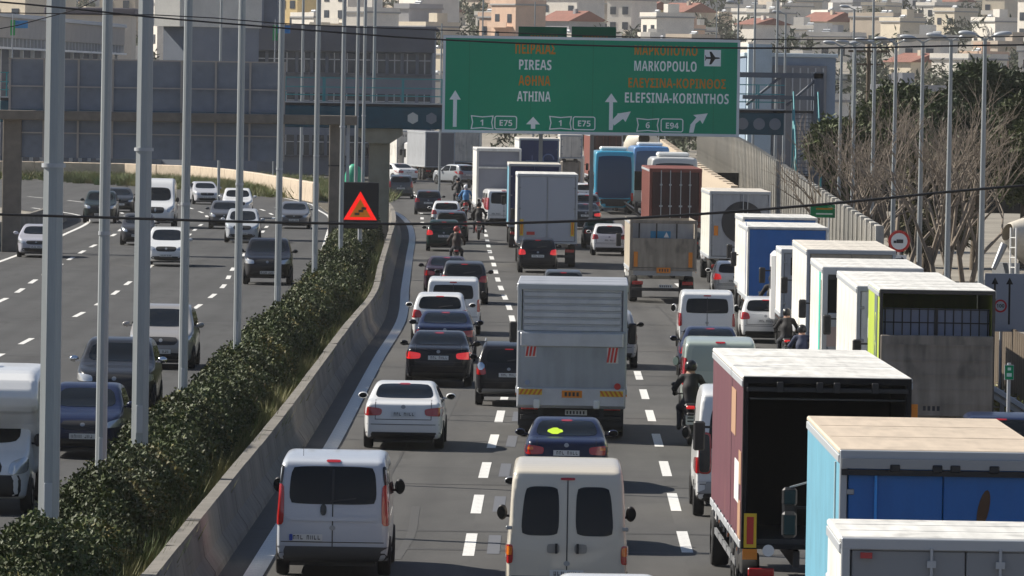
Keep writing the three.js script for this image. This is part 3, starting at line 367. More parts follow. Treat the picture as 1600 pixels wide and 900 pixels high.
  add('brake_lamp', hug(sdf, L, 'rear', [[-0.12, K.rw[2][1] + (van ? 0.06 : -0.02)], [0.12, K.rw[2][1] + (van ? 0.06 : -0.02)], [0.12, K.rw[2][1] + (van ? 0.1 : 0.01)], [-0.12, K.rw[2][1] + (van ? 0.1 : 0.01)]], { n: 4, m: 2, off: 0.01 }), 'red');
  const mg = (s) => { const g = new THREE.SphereGeometry(1, 12, 8); const ms = van ? [0.085, 0.13, 0.06] : [0.11, 0.075, 0.07]; g.scale(...ms); g.translate(s * (hw + ms[0] * 0.75), K.mir[1] + (van ? 0.06 : 0.04), -K.mir[0]); return merge([g, box(0.14, 0.04, 0.06, s * (hw - 0.01), K.mir[1], -K.mir[0] - 0.02)]); };
  for (const s of [-1, 1]) { add('mirror', mg(s), 'mirror'); const g = new THREE.CylinderGeometry(1, 1, 0.01, 14); g.rotateX(Math.PI / 2); g.scale(van ? 0.068 : 0.09, van ? 0.105 : 0.055, 1); g.translate(s * (hw + 0.085), K.mir[1] + (van ? 0.06 : 0.04), -K.mir[0] + (van ? 0.058 : 0.068)); add('mirror_glass', plain(g), 'glass'); }
  add('underbody', box(K.W - 0.5, 0.22, L - 0.5, 0, clr + 0.08, -L / 2), 'black');
  built.set(kind, out); return out;
}
// rear contact at world (x, -z); oncoming cars show their front there instead
const cars = [];
function car(kind, u, v, label, { c = [0.5, 0.5, 0.5], tail = M.red, trim, mirror, on = false, turn, cat = 'car', name, group, scale = 1, Z, X, rough = 0.3, glass = M.glass, extra, rim } = {}) {
  const { K, sdf, list } = kindParts(kind), p = Z ? new THREE.Vector3(X ?? atZ(u, v, Z).x, 0, -Z) : onPlane(u, v), z = -p.z, h = turn ?? (on ? headL(z) : headAt(z));
  const o = thing(name || cat.replace(/ /g, '_'), label, cat, [p.x, 0.012, p.z], -h + (on ? Math.PI : 0), group); o.scale.setScalar(scale);
  if (on) { o.position.x += Math.sin(h) * K.L * scale; o.position.z -= Math.cos(h) * K.L * scale; }
  const pm = paint(c, rough), ms = { paint: pm, glass, tail, lamp: M.lamp, plate: M.plate, trim: trim || M.black, black: M.black, chrome: M.chrome, badge: M.steel, red: M.red, mirror: mirror || pm };
  for (const [n, g, m] of list) { if (on && ['rear_window', 'taillight', 'badge', 'rear_bumper', 'lid_seam', 'door_seam', 'brake_lamp', 'rear_wiper', 'bumper_seam'].includes(n)) { if (n !== 'rear_window' && n !== 'taillight') continue; } if (!on && ['grille', 'lower_grille', 'front_badge'].includes(n)) continue;
    const w = mesh(n, g, ms[m], o); if (n === 'number_plate' && w.geometry) plateMarks(w, g); }
  for (const a of K.axles) for (const s of [-1, 1]) addWheel(o, s * (K.W / 2 - 0.12), K.wr, -a, K.wr, 0.21, rim);
  if (extra) extra(o, K, sdf, pm);
  cars.push(o); return o;
}
function plateMarks(w, g) {                                // blurred registration characters: short dark strokes and the blue band
  const p = g.attributes.position, n = p.count, a = new THREE.Vector3().fromBufferAttribute(p, 0), b = new THREE.Vector3().fromBufferAttribute(p, 4), c = new THREE.Vector3().fromBufferAttribute(p, n - 1), nn = new THREE.Vector3().fromBufferAttribute(g.attributes.normal, 2);
  const e1 = b.clone().sub(a), e2 = c.clone().sub(b), q = (s, t) => a.clone().addScaledVector(e1, s).addScaledVector(e2, t).addScaledVector(nn, 0.006), P = [], quad = (s0, s1, t0, t1) => { const A = q(s0, t0), B = q(s1, t0), C = q(s1, t1), D = q(s0, t1); for (const k of [A, B, C, A, C, D]) P.push(k.x, k.y, k.z); };
  if (!w.userData.done) { for (const s of [0.12, 0.23, 0.34, 0.53, 0.64, 0.75, 0.86]) { const r = hash(s * 100, n, Math.round(a.z * 99)); quad(s, s + 0.02, 0.2, 0.8); if (r > 0.3) quad(s, s + 0.07, r > 0.6 ? 0.2 : 0.68, r > 0.6 ? 0.34 : 0.82); if (r < 0.7) quad(s + 0.05, s + 0.07, 0.2, 0.8); } mesh('lettering', geom(P), M.ink, w); }
}
// ---------- lorries ----------
const tarp = (c, amp = 0.12) => mat(0xffffff, 0.6, 0, { map: mottled(c, amp, 256, 3, 6) });
const streaky = (c, amp = 0.25, rough = 0.6) => mat(0xffffff, rough, 0, { map: grain(160, 2.6, (u, v, i, j) => { const n = fbm(u * 24, v * 2, 24, 3), m = fbm(u * 5, v * 5, 5, 4), sp = sstep(0.56, 0.7, fbm(u * 9 + 4, v * 4, 9, 3)), q = 1 + amp * ((n - 0.45) * 1.4 + (m - 0.47) * 1.3 - sp * 0.55) + (hash(i, j, 2) - 0.5) * 0.06; return c.map((k) => k * q); }) });
const T = {
  white: streaky([0.67, 0.655, 0.61], 0.34), roof: streaky([0.63, 0.58, 0.5], 0.32), grey: streaky([0.33, 0.345, 0.37], 0.2), alu: mat(0xffffff, 0.42, 0.55, { map: mottled([0.5, 0.51, 0.53], 0.16, 256, 2, 8) }), dirty: streaky([0.25, 0.215, 0.175], 0.5), purple: mat(0xffffff, 0.6, 0, { map: grain(160, 5.2, (u, v, i, j) => { const f = sstep(0.5, 0.62, fbm(u * 4, v * 2, 4, 3)), n = fbm(u * 10, v * 10, 10), q = 0.85 + 0.35 * n; return [lerp(0.115, 0.21, f) * q, lerp(0.034, 0.105, f) * q, lerp(0.046, 0.075, f) * q]; }) }),
  blue: streaky([0.008, 0.13, 0.42], 0.12, 0.45), cyan: streaky([0.13, 0.34, 0.45], 0.18), navy: streaky([0.01, 0.022, 0.09], 0.2), maroon: streaky([0.05, 0.017, 0.015], 0.4), rust: streaky([0.19, 0.055, 0.04], 0.3), black: mat([0.008, 0.008, 0.009], 0.9), teal: streaky([0.03, 0.5, 0.38], 0.1), lime: streaky([0.4, 0.5, 0.05], 0.15), beige: streaky([0.4, 0.345, 0.265], 0.3), orange: mat([0.75, 0.24, 0.015], 0.5), yellow: mat([0.75, 0.5, 0.02], 0.45), redp: mat([0.55, 0.03, 0.02], 0.45), cab: mat([0.6, 0.6, 0.6], 0.4),
};
// a lorry with its tail at z = 0: box from floor height f to top H, length L, width W. rear(o, dims) adds the tail end.
function lorry(name, label, u, v, Z, { W = 2.5, H = 3.7, L = 7, f = 1.05, left = T.white, right, roof = T.roof, frame = M.galv, cab = T.cab, rear, turn, X, wheels = 2, frontWall = true, open = false, skirts = true, plate = true, overhang = 0.03, joints = false } = {}) {
  const p = atZ(u, v, Z), o = thing(name, label, 'truck', [X ?? p.x, 0.012, -Z], -(turn ?? headAt(Z)));
  const hw = W / 2, t = 0.06, h = H - f;
  mesh('side_wall', box(t, h - 0.06, L, -hw + t / 2, f + h / 2, -L / 2, 0.012), left, o); mesh('side_wall', box(t, h - 0.06, L, hw - t / 2, f + h / 2, -L / 2, 0.012), right || left, o);
  if (!open) mesh('roof', box(W + overhang, 0.07, L + 0.02, 0, H - 0.035, -L / 2 - 0.005, 0.02), roof, o);
  if (frontWall) mesh('front_wall', box(W - 2 * t - 0.01, h - 0.1, t, 0, f + h / 2, -L + t / 2 + 0.01), left, o);
  mesh('floor', box(W - 2 * t - 0.01, 0.14, L - 0.04, 0, f + 0.08, -L / 2), M.chassis, o);
  for (const s of [-1, 1]) mesh('chassis_rail', box(0.1, 0.24, L + 1.2, s * 0.42, f - 0.16, -L / 2 - 0.7), M.chassis, o);
  const r = 0.48; for (let k = 0; k < wheels; k++) for (const s of [-1, 1]) addWheel(o, s * (hw - 0.2), r, -1.5 - k * 1.3, r, 0.3); for (const s of [-1, 1]) addWheel(o, s * (hw - 0.2), r, -L - 1.1, r, 0.3);
  mesh('underrun_bar', box(W - 0.2, 0.12, 0.08, 0, 0.5, -0.12, 0.015), M.chassis, o); for (const s of [-1, 1]) { mesh('mudflap', box(0.42, 0.5, 0.02, s * (hw - 0.3), 0.42, -0.82), M.black, o); mesh('taillight', box(0.4, 0.13, 0.06, s * (hw - 0.32), 0.74, -0.06, 0.015), M.red, o); }
  if (plate) { const q = mesh('number_plate', box(0.5, 0.12, 0.015, 0.12, 0.62, -0.06), M.plate, o); mesh('lettering', [0, 1, 2, 3, 4, 5].map((k) => box(0.035, 0.07, 0.006, -0.08 + k * 0.075, 0.62, -0.05)), M.ink, q); }
  if (cab) { const c = mesh('cab', box(2.35, Math.min(2.3, H - 0.9), 1.9, 0, 0.7 + Math.min(2.3, H - 0.9) / 2, -L - 1.25, 0.12), cab, o); mesh('windscreen', box(2.1, 0.9, 0.03, 0, 2.1, -L - 2.2, 0.01), M.glass, c); for (const s of [-1, 1]) { mesh('side_window', box(0.02, 0.7, 0.9, s * 1.178, 2.1, -L - 1.4), M.glass, c); mesh('mirror', box(0.2, 0.5, 0.1, s * 1.42, 2.15, -L - 1.9, 0.03), M.black, c); mesh('mirror_arm', box(0.3, 0.04, 0.04, s * 1.3, 2.3, -L - 1.9), M.black, c); } }
  const n = Math.max(2, Math.round(L / 1.25)); if (!open) for (let k = 1; k < 3; k++) mesh('roof_seam', box(W - 0.06, 0.006, 0.05, 0, H + 0.001, -L * (k / 3 + 0.03)), roof, o);
  for (const s of [-1, 1]) { if (joints) for (let k = 1; k < n; k++) mesh('panel_joint', box(0.014, h - 0.3, 0.035, s * (hw + 0.003), f + h / 2, -L * k / n), left, o); mesh('bottom_rail', box(0.03, 0.12, L - 0.02, s * (hw + 0.004), f + 0.06, -L / 2, 0.008), M.galv, o); mesh('top_rail', box(0.03, 0.1, L - 0.02, s * (hw + 0.006), H - 0.12, -L / 2, 0.008), M.galv, o); for (let k = 0; k < 3; k++) mesh('side_marker', box(0.02, 0.05, 0.1, s * (hw + 0.012), f - 0.06, -0.8 - k * L * 0.3), M.amber, o); }
  rear?.(o, { W, H, L, f, hw, h, frame }); return o;
}
// tail ends
const tailFrame = (o, { W, H, f, hw, frame }, w = 0.09, d = 0.08) => { mesh('rear_frame', [box(w, H - f - 0.08, d, -hw + w / 2, (H + f) / 2, d / 2 + 0.004, 0.01), box(w, H - f - 0.08, d, hw - w / 2, (H + f) / 2, d / 2 + 0.004, 0.01), box(W, w * 1.3, d, 0, H - w * 0.75, d / 2 + 0.006, 0.01), box(W, w, d, 0, f + w / 2, d / 2 + 0.006, 0.01)], frame, o); };
function doors(o, D, m, { bars = 2, barMat = M.steel, inset = 0.03 } = {}) {
  tailFrame(o, D); const { hw, H, f } = D, dw = hw - 0.1, dh = H - f - 0.24;
  for (const s of [-1, 1]) { const d = mesh('rear_door', box(dw - 0.012, dh, 0.05, s * dw / 2, (H + f) / 2 - 0.01, inset, 0.012), m, o);
    for (let k = 0; k < bars; k++) { const x = s * dw * (bars === 1 ? 0.3 : 0.22 + k * 0.42); mesh('locking_bar', [cyl(0.018, 0.018, [x, f + 0.06, inset + 0.07], [x, H - 0.1, inset + 0.07], 6), box(0.1, 0.06, 0.05, x, f + 0.9, inset + 0.06), box(0.09, 0.07, 0.06, x, H - 0.26, inset + 0.055), box(0.09, 0.07, 0.06, x, f + 0.2, inset + 0.055)], barMat, d); }
    for (const y of [0.2, 0.5, 0.8]) mesh('hinge', box(0.1, 0.07, 0.03, s * (hw - 0.13), f + (H - f) * y, inset + 0.035, 0.008), barMat, d); }
}
const marker = (o, x, y, z, w, h, m, inner) => { const q = mesh('reflector_panel', box(w, h, 0.012, x, y, z), m, o); if (inner) mesh('panel_print', box(w * 0.55, h * 0.8, 0.006, x, y, z + 0.009), inner, q); };
const hazard = (o, x, y, z, w, h, s) => { const q = mesh('reflector_panel', box(w, h, 0.012, x, y, z), T.yellow, o); const g = []; for (let k = 0; k < 5; k++) { const b = box(w * 0.1, h * 0.98, 0.006, x - w / 2 + w * (k + 0.5) / 5, y, z + 0.009); const p = b.attributes.position; for (let i = 0; i < p.count; i++) p.setX(i, p.getX(i) + s * (p.getY(i) - y) * 0.6); g.push(b); } mesh('stripe', g, mat([0.6, 0.16, 0.01], 0.5), q); };

// 1 grey tail-lift box lorry in the middle lane
lorry('box_truck', 'grey tail-lift box truck with orange striped panels, ahead of the dark blue sedan', 891, 690, 160, { W: 2.5, H: 3.55, L: 6.2, left: T.alu, roof: T.alu, rear(o, D) {
  tailFrame(o, D, 0.1, 0.1); const { W, H, f } = D;
  const sh = mesh('roller_shutter', box(W - 0.24, 1.0, 0.05, 0, H - 0.62, 0.02), T.alu, o); for (let k = 0; k < 6; k++) mesh('shutter_slat', box(W - 0.26, 0.13, 0.03, 0, H - 1.02 + k * 0.155, 0.055, 0.02), T.alu, sh);
  const lift = mesh('tail_lift', box(W - 0.02, 1.75, 0.09, 0, 1.6, 0.14, 0.025), T.grey, o); mesh('lift_ramp', box(W - 0.16, 0.32, 0.05, 0, 2.28, 0.2, 0.02), T.alu, lift); mesh('lift_lower_plate', box(W - 0.06, 0.42, 0.06, 0, 0.98, 0.205, 0.02), T.alu, lift);
  hazard(lift, -0.92, 1.09, 0.25, 0.52, 0.13, 1); hazard(lift, 0.92, 1.07, 0.25, 0.52, 0.13, -1); const n = mesh('repeater_plate', box(0.46, 0.16, 0.02, 0.02, 1.05, 0.245), T.orange, lift); mesh('lettering', [0, 1, 2, 3].map((k) => box(0.05, 0.09, 0.008, -0.12 + k * 0.09, 1.05, 0.26)), M.ink, n);
  for (const s of [-1, 1]) { const w = mesh('warning_panel', box(0.26, 0.4, 0.012, s * 0.93, 2.02 - s * 0.06, 0.192), mat([0.62, 0.6, 0.58], 0.6), lift); const g = []; for (let k = 0; k < 3; k++) { const b = box(0.05, 0.36, 0.006, s * 0.93 - 0.08 + k * 0.08, 2.02 - s * 0.06, 0.2); const p = b.attributes.position; for (let i = 0; i < p.count; i++) p.setX(i, p.getX(i) + (p.getY(i) - 2) * 0.15); g.push(b); } mesh('stripe', g, T.redp, w); mesh('lift_bracket', box(0.14, 0.2, 0.1, s * 0.68 - 0.1, 0.82, 0.23, 0.02), M.white, lift); mesh('lift_arm', box(0.1, 0.5, 0.14, s * 0.7, 0.72, 0.06), M.chassis, o); }
  mesh('round_sticker', disc(0.075, 0.01, 1.05, 1.24, 0.24), T.redp, lift); mesh('round_sticker', disc(0.06, 0.01, -1.0, 1.3, 0.24), mat([0.25, 0.3, 0.42], 0.5), lift); mesh('lower_box', box(W - 0.1, 0.62, 0.5, 0, 0.62, -0.4), M.chassis, o);
} });
// 2 purple curtain-sider with open tail
lorry('curtain_truck', 'purple curtain-sided truck with an open rear painted black for shade and white roof', 1293, 593, 106.5, { W: 2.55, H: 3.72, L: 11.2, f: 1.1, left: T.purple, roof: T.white, frame: T.black, turn: -0.012, wheels: 3, rear(o, D) {
  const { W, H, f, hw } = D; tailFrame(o, D, 0.08, 0.06); mesh('inner_shade_sheet', box(W - 0.17, H - f - 0.16, 0.02, 0, (H + f) / 2, -3.4), T.black, o); for (const s of [-1, 1]) mesh('shade_lining', box(0.02, H - f - 0.16, 3.3, s * (hw - 0.08), (H + f) / 2, -1.7), T.black, o); mesh('shade_lining', box(W - 0.2, 0.02, 3.3, 0, H - 0.1, -1.7), T.black, o); mesh('header_rail', box(W - 0.1, 0.07, 0.06, 0, H - 0.2, 0.07, 0.01), M.black, o); mesh('header_rail', box(W - 0.18, 0.04, 0.05, 0, H - 0.34, 0.03, 0.01), M.blackgloss, o);  // black sheet and linings paint the shade inside the open body
  for (const x of [-0.72, -0.12, 0.14, 0.72]) mesh('hinge', box(0.1, 0.16, 0.08, x, H - 0.16, 0.09, 0.01), M.black, o);
  marker(o, -hw + 0.14, f + 0.28, 0.075, 0.19, 0.52, T.yellow, T.redp); marker(o, -hw + 0.14, f - 0.08, 0.075, 0.22, 0.16, T.orange); mesh('speed_sticker', disc(0.09, 0.01, -hw + 0.42, f - 0.02, 0.07), M.white, o); marker(o, hw + 0.05, 3.2, 0, 0.1, 0.26, T.orange);
  const cp = mesh('side_patch', box(0.01, 0.62, 1.5, -hw - 0.008, 2.05, -1.5), M.white, o); cp.rotation.x = 0; for (const [y, z, hh, l] of [[3.05, -3.0, 0.7, 1.6], [2.3, -0.55, 0.5, 0.8], [1.5, -0.6, 0.6, 0.9]]) mesh('faded_patch', box(0.008, hh, l, -hw - 0.006, y, z), mat([0.4, 0.235, 0.14], 0.7), o);
  for (let k = 0; k < 8; k++) mesh('curtain_buckle', box(0.03, 0.28, 0.04, -hw - 0.005, f + 0.02, -0.6 - k * 1.3), M.steel, o); for (let k = 0; k < 5; k++) mesh('side_guard', box(0.04, 0.1, 1.4, -hw + 0.06, 0.7, -3.5 - k * 1.6), M.steel, o);
} });
// 3 blue box lorry
lorry('box_truck', 'light blue sided box truck with dark blue rear doors and cream roof', 1474, 716, 86.5, { W: 2.55, H: 3.66, L: 8.6, left: T.cyan, roof: streaky([0.56, 0.46, 0.35], 0.2), turn: -0.004, rear(o, D) {
  doors(o, D, T.blue, { bars: 0 }); const { W, H, f, hw } = D; mesh('header_rail', box(W - 0.04, 0.12, 0.05, 0, H - 0.17, 0.12), M.steel, o); mesh('header_gap', box(W - 0.04, 0.07, 0.05, 0, H - 0.28, 0.11), M.black, o); for (const x of [-0.6, -0.08, 0.14, 0.62]) mesh('hinge', box(0.12, 0.09, 0.06, x, H - 0.22, 0.15, 0.01), M.black, o);
  mesh('locking_bar', cyl(0.02, 0.02, [-0.83, f, 0.09], [-0.83, H - 0.3, 0.09], 6), mat([0.03, 0.3, 0.8], 0.4), o); mesh('rust_mark', new THREE.SphereGeometry(1, 14, 8).scale(0.07, 0.24, 0.004).rotateZ(-0.2).translate(0.5, 2.95, 0.06), mat([0.1, 0.055, 0.03], 0.9), o);
  mesh('side_rib', box(0.02, H - f - 0.4, 0.05, -hw - 0.01, (H + f) / 2, -0.8), T.white, o); const m = new THREE.Group(); m.name = 'mirror'; o.add(m);
  mesh('mirror_glass', box(0.17, 0.2, 0.03, 0, 0.02, 0.0, 0.01), M.glass, m); mesh('mirror_glass', box(0.17, 0.28, 0.03, 0, -0.36, 0.0, 0.01), M.glass, m); mesh('mirror_cap', [box(0.21, 0.26, 0.1, 0, 0.02, -0.066, 0.04), box(0.21, 0.36, 0.1, 0, -0.36, -0.066, 0.04)], M.black, m); mesh('mirror_arm', cyl(0.015, 0.015, [0, 0.15, -0.06], [0.3, 0.24, -0.06], 6), M.steel, m); m.position.set(-hw - 0.2, 2.5, -9.2);
} });
// 4 small grey box lorry cut by the frame
lorry('box_truck', 'small pale grey box truck with grey rear doors close behind the blue truck', 1450, 850, 70.5, { W: 2.5, H: 3.6, L: 2.9, left: T.white, roof: T.white, turn: 0, X: atZ(1314, 855, 70.5).x + 1.25, rear(o, D) { doors(o, D, mat([0.25, 0.26, 0.27], 0.6), { bars: 1, barMat: M.galv }); mesh('marker_lamp', box(0.12, 0.06, 0.03, -1.0, 3.42, 0.1), M.red, o); } });
// 5 lime sided tail-lift lorry
lorry('box_truck', 'lime green sided truck with a raised brown tail lift and mesh partition inside', 1465, 457, 152, { W: 2.5, H: 3.78, L: 6, left: T.lime, right: T.lime, roof: T.white, frame: mat([0.06, 0.055, 0.05], 0.7), rear(o, D) {
  const { W, H, f, hw } = D; tailFrame(o, D, 0.07, 0.06); const l = mesh('tail_lift', box(W - 0.06, 1.75, 0.09, 0.0, 1.92, 0.12, 0.02), T.dirty, o); for (let k = 0; k < 5; k++) mesh('lift_rib', box(W - 0.1, 0.03, 0.02, 0, 1.3 + k * 0.32, 0.172), T.dirty, l);
  mesh('lettering', [0, 1, 3, 4, 5, 6].map((k) => box(0.06, 0.1, 0.006, -0.55 + k * 0.1, 1.22, 0.168)), M.ink, l); mesh('load_partition', box(W - 0.2, 0.62, 0.03, 0, 3.05, -0.5), mat([0.2, 0.23, 0.32], 0.5), o); const g = []; for (let k = 0; k <= 12; k++) g.push(box(0.025, 0.62, 0.02, -1.1 + k * 0.185, 3.05, -0.47)); for (const y of [2.75, 3.05, 3.34]) g.push(box(W - 0.2, 0.025, 0.02, 0, y, -0.465)); g.push(box(0.08, 0.64, 0.03, 0, 3.05, -0.46)); mesh('partition_mesh', g, M.black, o);
  mesh('lift_ram', box(0.12, 0.3, 0.14, 0.75, 0.9, 0.14), M.galv, o); mesh('rear_beam', box(W - 0.3, 0.2, 0.1, 0, 0.92, 0.05), M.chassis, o);
  mesh('side_stripe', box(0.012, 2.3, 1.4, -hw - 0.008, 2.55, -1.6), mat([0.12, 0.15, 0.16], 0.6), o); for (const [y, r] of [[2.9, 0.3], [2.2, 0.36]]) { const t = new THREE.TorusGeometry(r, 0.04, 6, 20); t.rotateY(Math.PI / 2); t.scale(0.2, 1, 1); t.translate(-hw - 0.016, y, -1.6); mesh('side_emblem', plain(t), T.lime, o); }
} });
lorry('box_truck', 'plain off-white box truck beside the arrow board, ahead of the lime truck', 1424, 436, 162, { W: 2.5, H: 3.56, L: 13, left: T.white, roof: T.white, rear(o, D) { doors(o, D, T.white, { bars: 2 }); } });
lorry('box_truck', 'white truck with turquoise side stripe and half open grey rear', 1364, 418, 178.5, { W: 2.55, H: 3.57, L: 9, left: T.white, roof: T.white, rear(o, D) {
  const { W, H, f, hw } = D; tailFrame(o, D, 0.14, 0.08); mesh('rear_opening', box(W - 0.3, 1.2, 0.03, 0, H - 0.85, -0.3), T.black, o); mesh('roller_shutter', box(W - 0.3, 0.18, 0.06, 0, H - 0.24, 0.02), M.black, o); const t = mesh('tail_lift', box(W - 0.3, 1.3, 0.08, 0, 1.75, 0.1, 0.02), T.grey, o); for (const y of [1.98, 1.62]) mesh('warning_lamp', disc(0.1, 0.06, -0.72, y, 0.16), M.brake, t); mesh('warning_panel', box(0.3, 0.5, 0.01, -1.0, 1.8, 0.145), mat([0.4, 0.3, 0.28], 0.6), t);
  mesh('side_stripe', box(0.012, H - f - 0.3, 0.9, -hw - 0.008, (H + f) / 2, -1.6), T.teal, o); mesh('side_stripe', box(0.012, H - f - 0.5, 0.06, -hw - 0.009, (H + f) / 2 - 0.1, -0.5), T.rust, o);
} });
lorry('box_truck', 'beige rear box truck with cream roof and tree print, beyond the turquoise striped truck', 1330, 391, 198, { W: 2.5, H: 3.56, L: 12, left: T.white, roof: T.roof, rear(o, D) { doors(o, D, T.beige, { bars: 0 }); const g = []; for (let k = 0; k < 26; k++) { const x = rr(-0.7, 0.7); g.push(new THREE.SphereGeometry(1, 6, 4).scale(rr(0.05, 0.14), rr(0.02, 0.06), 0.003).translate(x, 3.0 + rr(-0.1, 0.22) * (1 - Math.abs(x)), 0.062)); } mesh('tree_print', g, M.ink, o); } });
lorry('delivery_truck', 'narrow white delivery truck squeezed beside the blue curtain truck', 1274, 397, 216.2, { W: 2.1, H: 3.14, L: 4.4, left: T.white, roof: T.white, rear(o, D) { doors(o, D, T.grey, { bars: 0 }); for (const s of [-1, 1]) mesh('rear_window', box(0.5, 0.55, 0.02, s * 0.5, 2.6, 0.062), M.glass, o); } });
lorry('curtain_truck', 'dark blue rear truck with white corner posts behind the small white hatchback', 1231, 355, 233, { W: 2.65, H: 3.48, L: 8, left: T.white, roof: T.white, frame: T.white, rear(o, D) { tailFrame(o, D, 0.06, 0.05); mesh('tail_curtain', box(D.W - 0.13, D.H - D.f - 0.2, 0.03, 0, (D.H + D.f) / 2, 0.01), T.blue, o); mesh('side_stripe', box(0.012, 2.4, 0.5, -D.hw - 0.008, 2.4, -1.2), mat([0.25, 0.3, 0.45], 0.5), o); } });
lorry('curtain_truck', 'second dark blue truck peeking over the roof of the first blue one', 1219, 340, 246, { W: 2.6, H: 3.56, L: 6.5, left: T.white, roof: T.white, frame: T.white, rear(o, D) { tailFrame(o, D, 0.06, 0.05); mesh('tail_curtain', box(D.W - 0.13, D.H - D.f - 0.2, 0.03, 0, (D.H + D.f) / 2, 0.01), T.blue, o); } });
lorry('box_truck', 'white box truck with a large black ring printed on its grey rear', 1157, 300, 288, { W: 2.5, H: 3.82, L: 9, left: streaky([0.6, 0.6, 0.53], 0.3), roof: T.roof, rear(o, D) {
  doors(o, D, T.grey, { bars: 0 }); const sh = new THREE.Shape(); sh.absarc(0, 0, 0.86, 0, Math.PI * 2); const ho = new THREE.Path(); ho.absarc(0.05, 0, 0.36, 0, Math.PI * 2, true); sh.holes.push(ho); mesh('ring_emblem', plain(new THREE.ExtrudeGeometry(sh, { depth: 0.006, bevelEnabled: false, curveSegments: 20 })).translate(0.1, 2.55, 0.066), M.ink, o); for (const x of [0.12, 0.3]) mesh('locking_bar', cyl(0.02, 0.02, [x, 1.1, 0.12], [x, 3.7, 0.12], 6), M.galv, o); marker(o, -0.98, 2.2, 0.09, 0.17, 0.4, T.orange);
} });
// tipper
lorry('tipper_truck', 'dusty tan tipper truck with orange reflector strips behind the container truck', 1037, 345, 262, { W: 2.5, H: 3.1, L: 6.4, f: 1.2, left: T.beige, right: T.beige, open: true, cab: T.white, rear(o, D) {
  const { W, H, f, hw } = D; tailFrame(o, { ...D, frame: T.dirty }, 0.1, 0.08); mesh('tailgate', box(W - 0.2, 1.1, 0.06, 0, f + 0.66, 0.02, 0.01), streaky([0.3, 0.255, 0.2], 0.5), o); mesh('load_cover', box(W - 0.22, 0.62, 0.05, 0, H - 0.42, -0.25), T.grey, o); for (const x of [-0.9, -0.25, 0.5]) mesh('stake', box(0.05, 0.7, 0.05, x, H - 0.42, -0.12), M.black, o);
  for (const s of [-1, 1]) marker(o, s * 1.02, f + 0.42, 0.09, 0.15, 0.56, T.orange); const n = mesh('repeater_plate', box(0.52, 0.2, 0.02, 0.02, f + 0.02, 0.11), T.orange, o); mesh('lettering', [0, 1, 2, 3].map((k) => box(0.05, 0.1, 0.006, -0.12 + k * 0.1, f + 0.02, 0.124)), M.ink, n); mesh('rear_beam', box(W - 0.3, 0.24, 0.12, 0, f - 0.06, -0.02), M.steel, o);
  const e = mesh('load_emblem', box(0.75, 0.26, 0.008, -0.1, H - 0.56, -0.215), mat([0.03, 0.22, 0.4], 0.5), o); const q = geom([0, 0, 0, 0.2, 0, 0, 0.1, 0.2, 0]); q.translate(0.02, H - 0.66, -0.205); mesh('panel_print', q, M.white, e);
} });
// container lorry
lorry('container_truck', 'dark red shipping container on a truck ahead of the tan tipper', 1056, 264, 330, { W: 2.46, H: 4.22, L: 12.2, f: 1.45, joints: true, left: T.rust, right: T.rust, roof: T.rust, frame: T.rust, wheels: 3, rear(o, D) { tailFrame(o, D, 0.13, 0.08); const { hw, H, f } = D; for (const s of [-1, 1]) { const d = mesh('rear_door', box(hw - 0.15, H - f - 0.3, 0.05, s * (hw - 0.15) / 2, (H + f) / 2, 0.02, 0.01), T.maroon, o); for (const k of [0.2, 0.55]) mesh('locking_bar', [cyl(0.024, 0.024, [s * k * hw, f + 0.1, 0.1], [s * k * hw, H - 0.1, 0.1], 6), box(0.16, 0.08, 0.05, s * k * hw, f + 1.0, 0.08), box(0.12, 0.08, 0.05, s * k * hw, f + 2.0, 0.08)], M.galv, d); for (let k = 0; k < 4; k++) mesh('door_rib', box(hw - 0.3, 0.06, 0.03, s * (hw - 0.15) / 2, f + 0.45 + k * 0.58, 0.05), T.maroon, d); } } });
lorry('box_truck', 'silver framed white box truck with yellow corner reflectors in the middle lane', 856, 275, 310, { W: 2.66, H: 4.12, L: 8, left: T.white, roof: T.white, rear(o, D) { doors(o, D, mat([0.4, 0.42, 0.46], 0.5), { bars: 0 }); for (const s of [-1, 1]) marker(o, s * 1.12, 1.75, 0.1, 0.16, 0.72, T.yellow, T.orange); marker(o, -0.72, 1.5, 0.1, 0.36, 0.14, T.redp); for (const x of [-0.02, 0.02]) mesh('door_edge', box(0.02, 2.7, 0.02, x, 2.6, 0.065), M.galv, o); } });
lorry('box_truck', 'light blue sided navy truck with cream roof beyond the white box truck', 836, 256, 345, { W: 2.55, H: 4.15, L: 11, left: T.cyan, roof: T.roof, rear(o, D) { doors(o, D, T.navy, { bars: 0 }); const g = []; for (let k = 0; k < 6; k++) g.push(box(0.12, 0.16, 0.006, -0.55 + k * 0.2, 3.5, 0.064)); mesh('lettering', g, mat([0.12, 0.13, 0.2], 0.6), o); mesh('side_mark', box(0.08, 0.4, 0.006, -0.95, 3.0, 0.064), mat([0.12, 0.13, 0.2], 0.6), o); } });
lorry('open_truck', 'pale frame-backed truck with hanging grey tarpaulin near the painted hatching', 780, 228, 402, { W: 2.55, H: 4.35, L: 9, left: T.white, roof: T.white, frame: T.white, turn: -0.03, rear(o, D) { tailFrame(o, D, 0.12, 0.08); const { W, H, f } = D; mesh('tarpaulin', box(W - 0.26, H - f - 0.3, 0.03, 0, (H + f) / 2, -0.04), tarp([0.24, 0.25, 0.29]), o); mesh('cross_rail', box(W - 0.2, 0.1, 0.05, 0, 3.25, 0.05), T.white, o); mesh('mirror', box(0.14, 0.34, 0.1, -1.5, 2.3, -9), M.black, o); } });
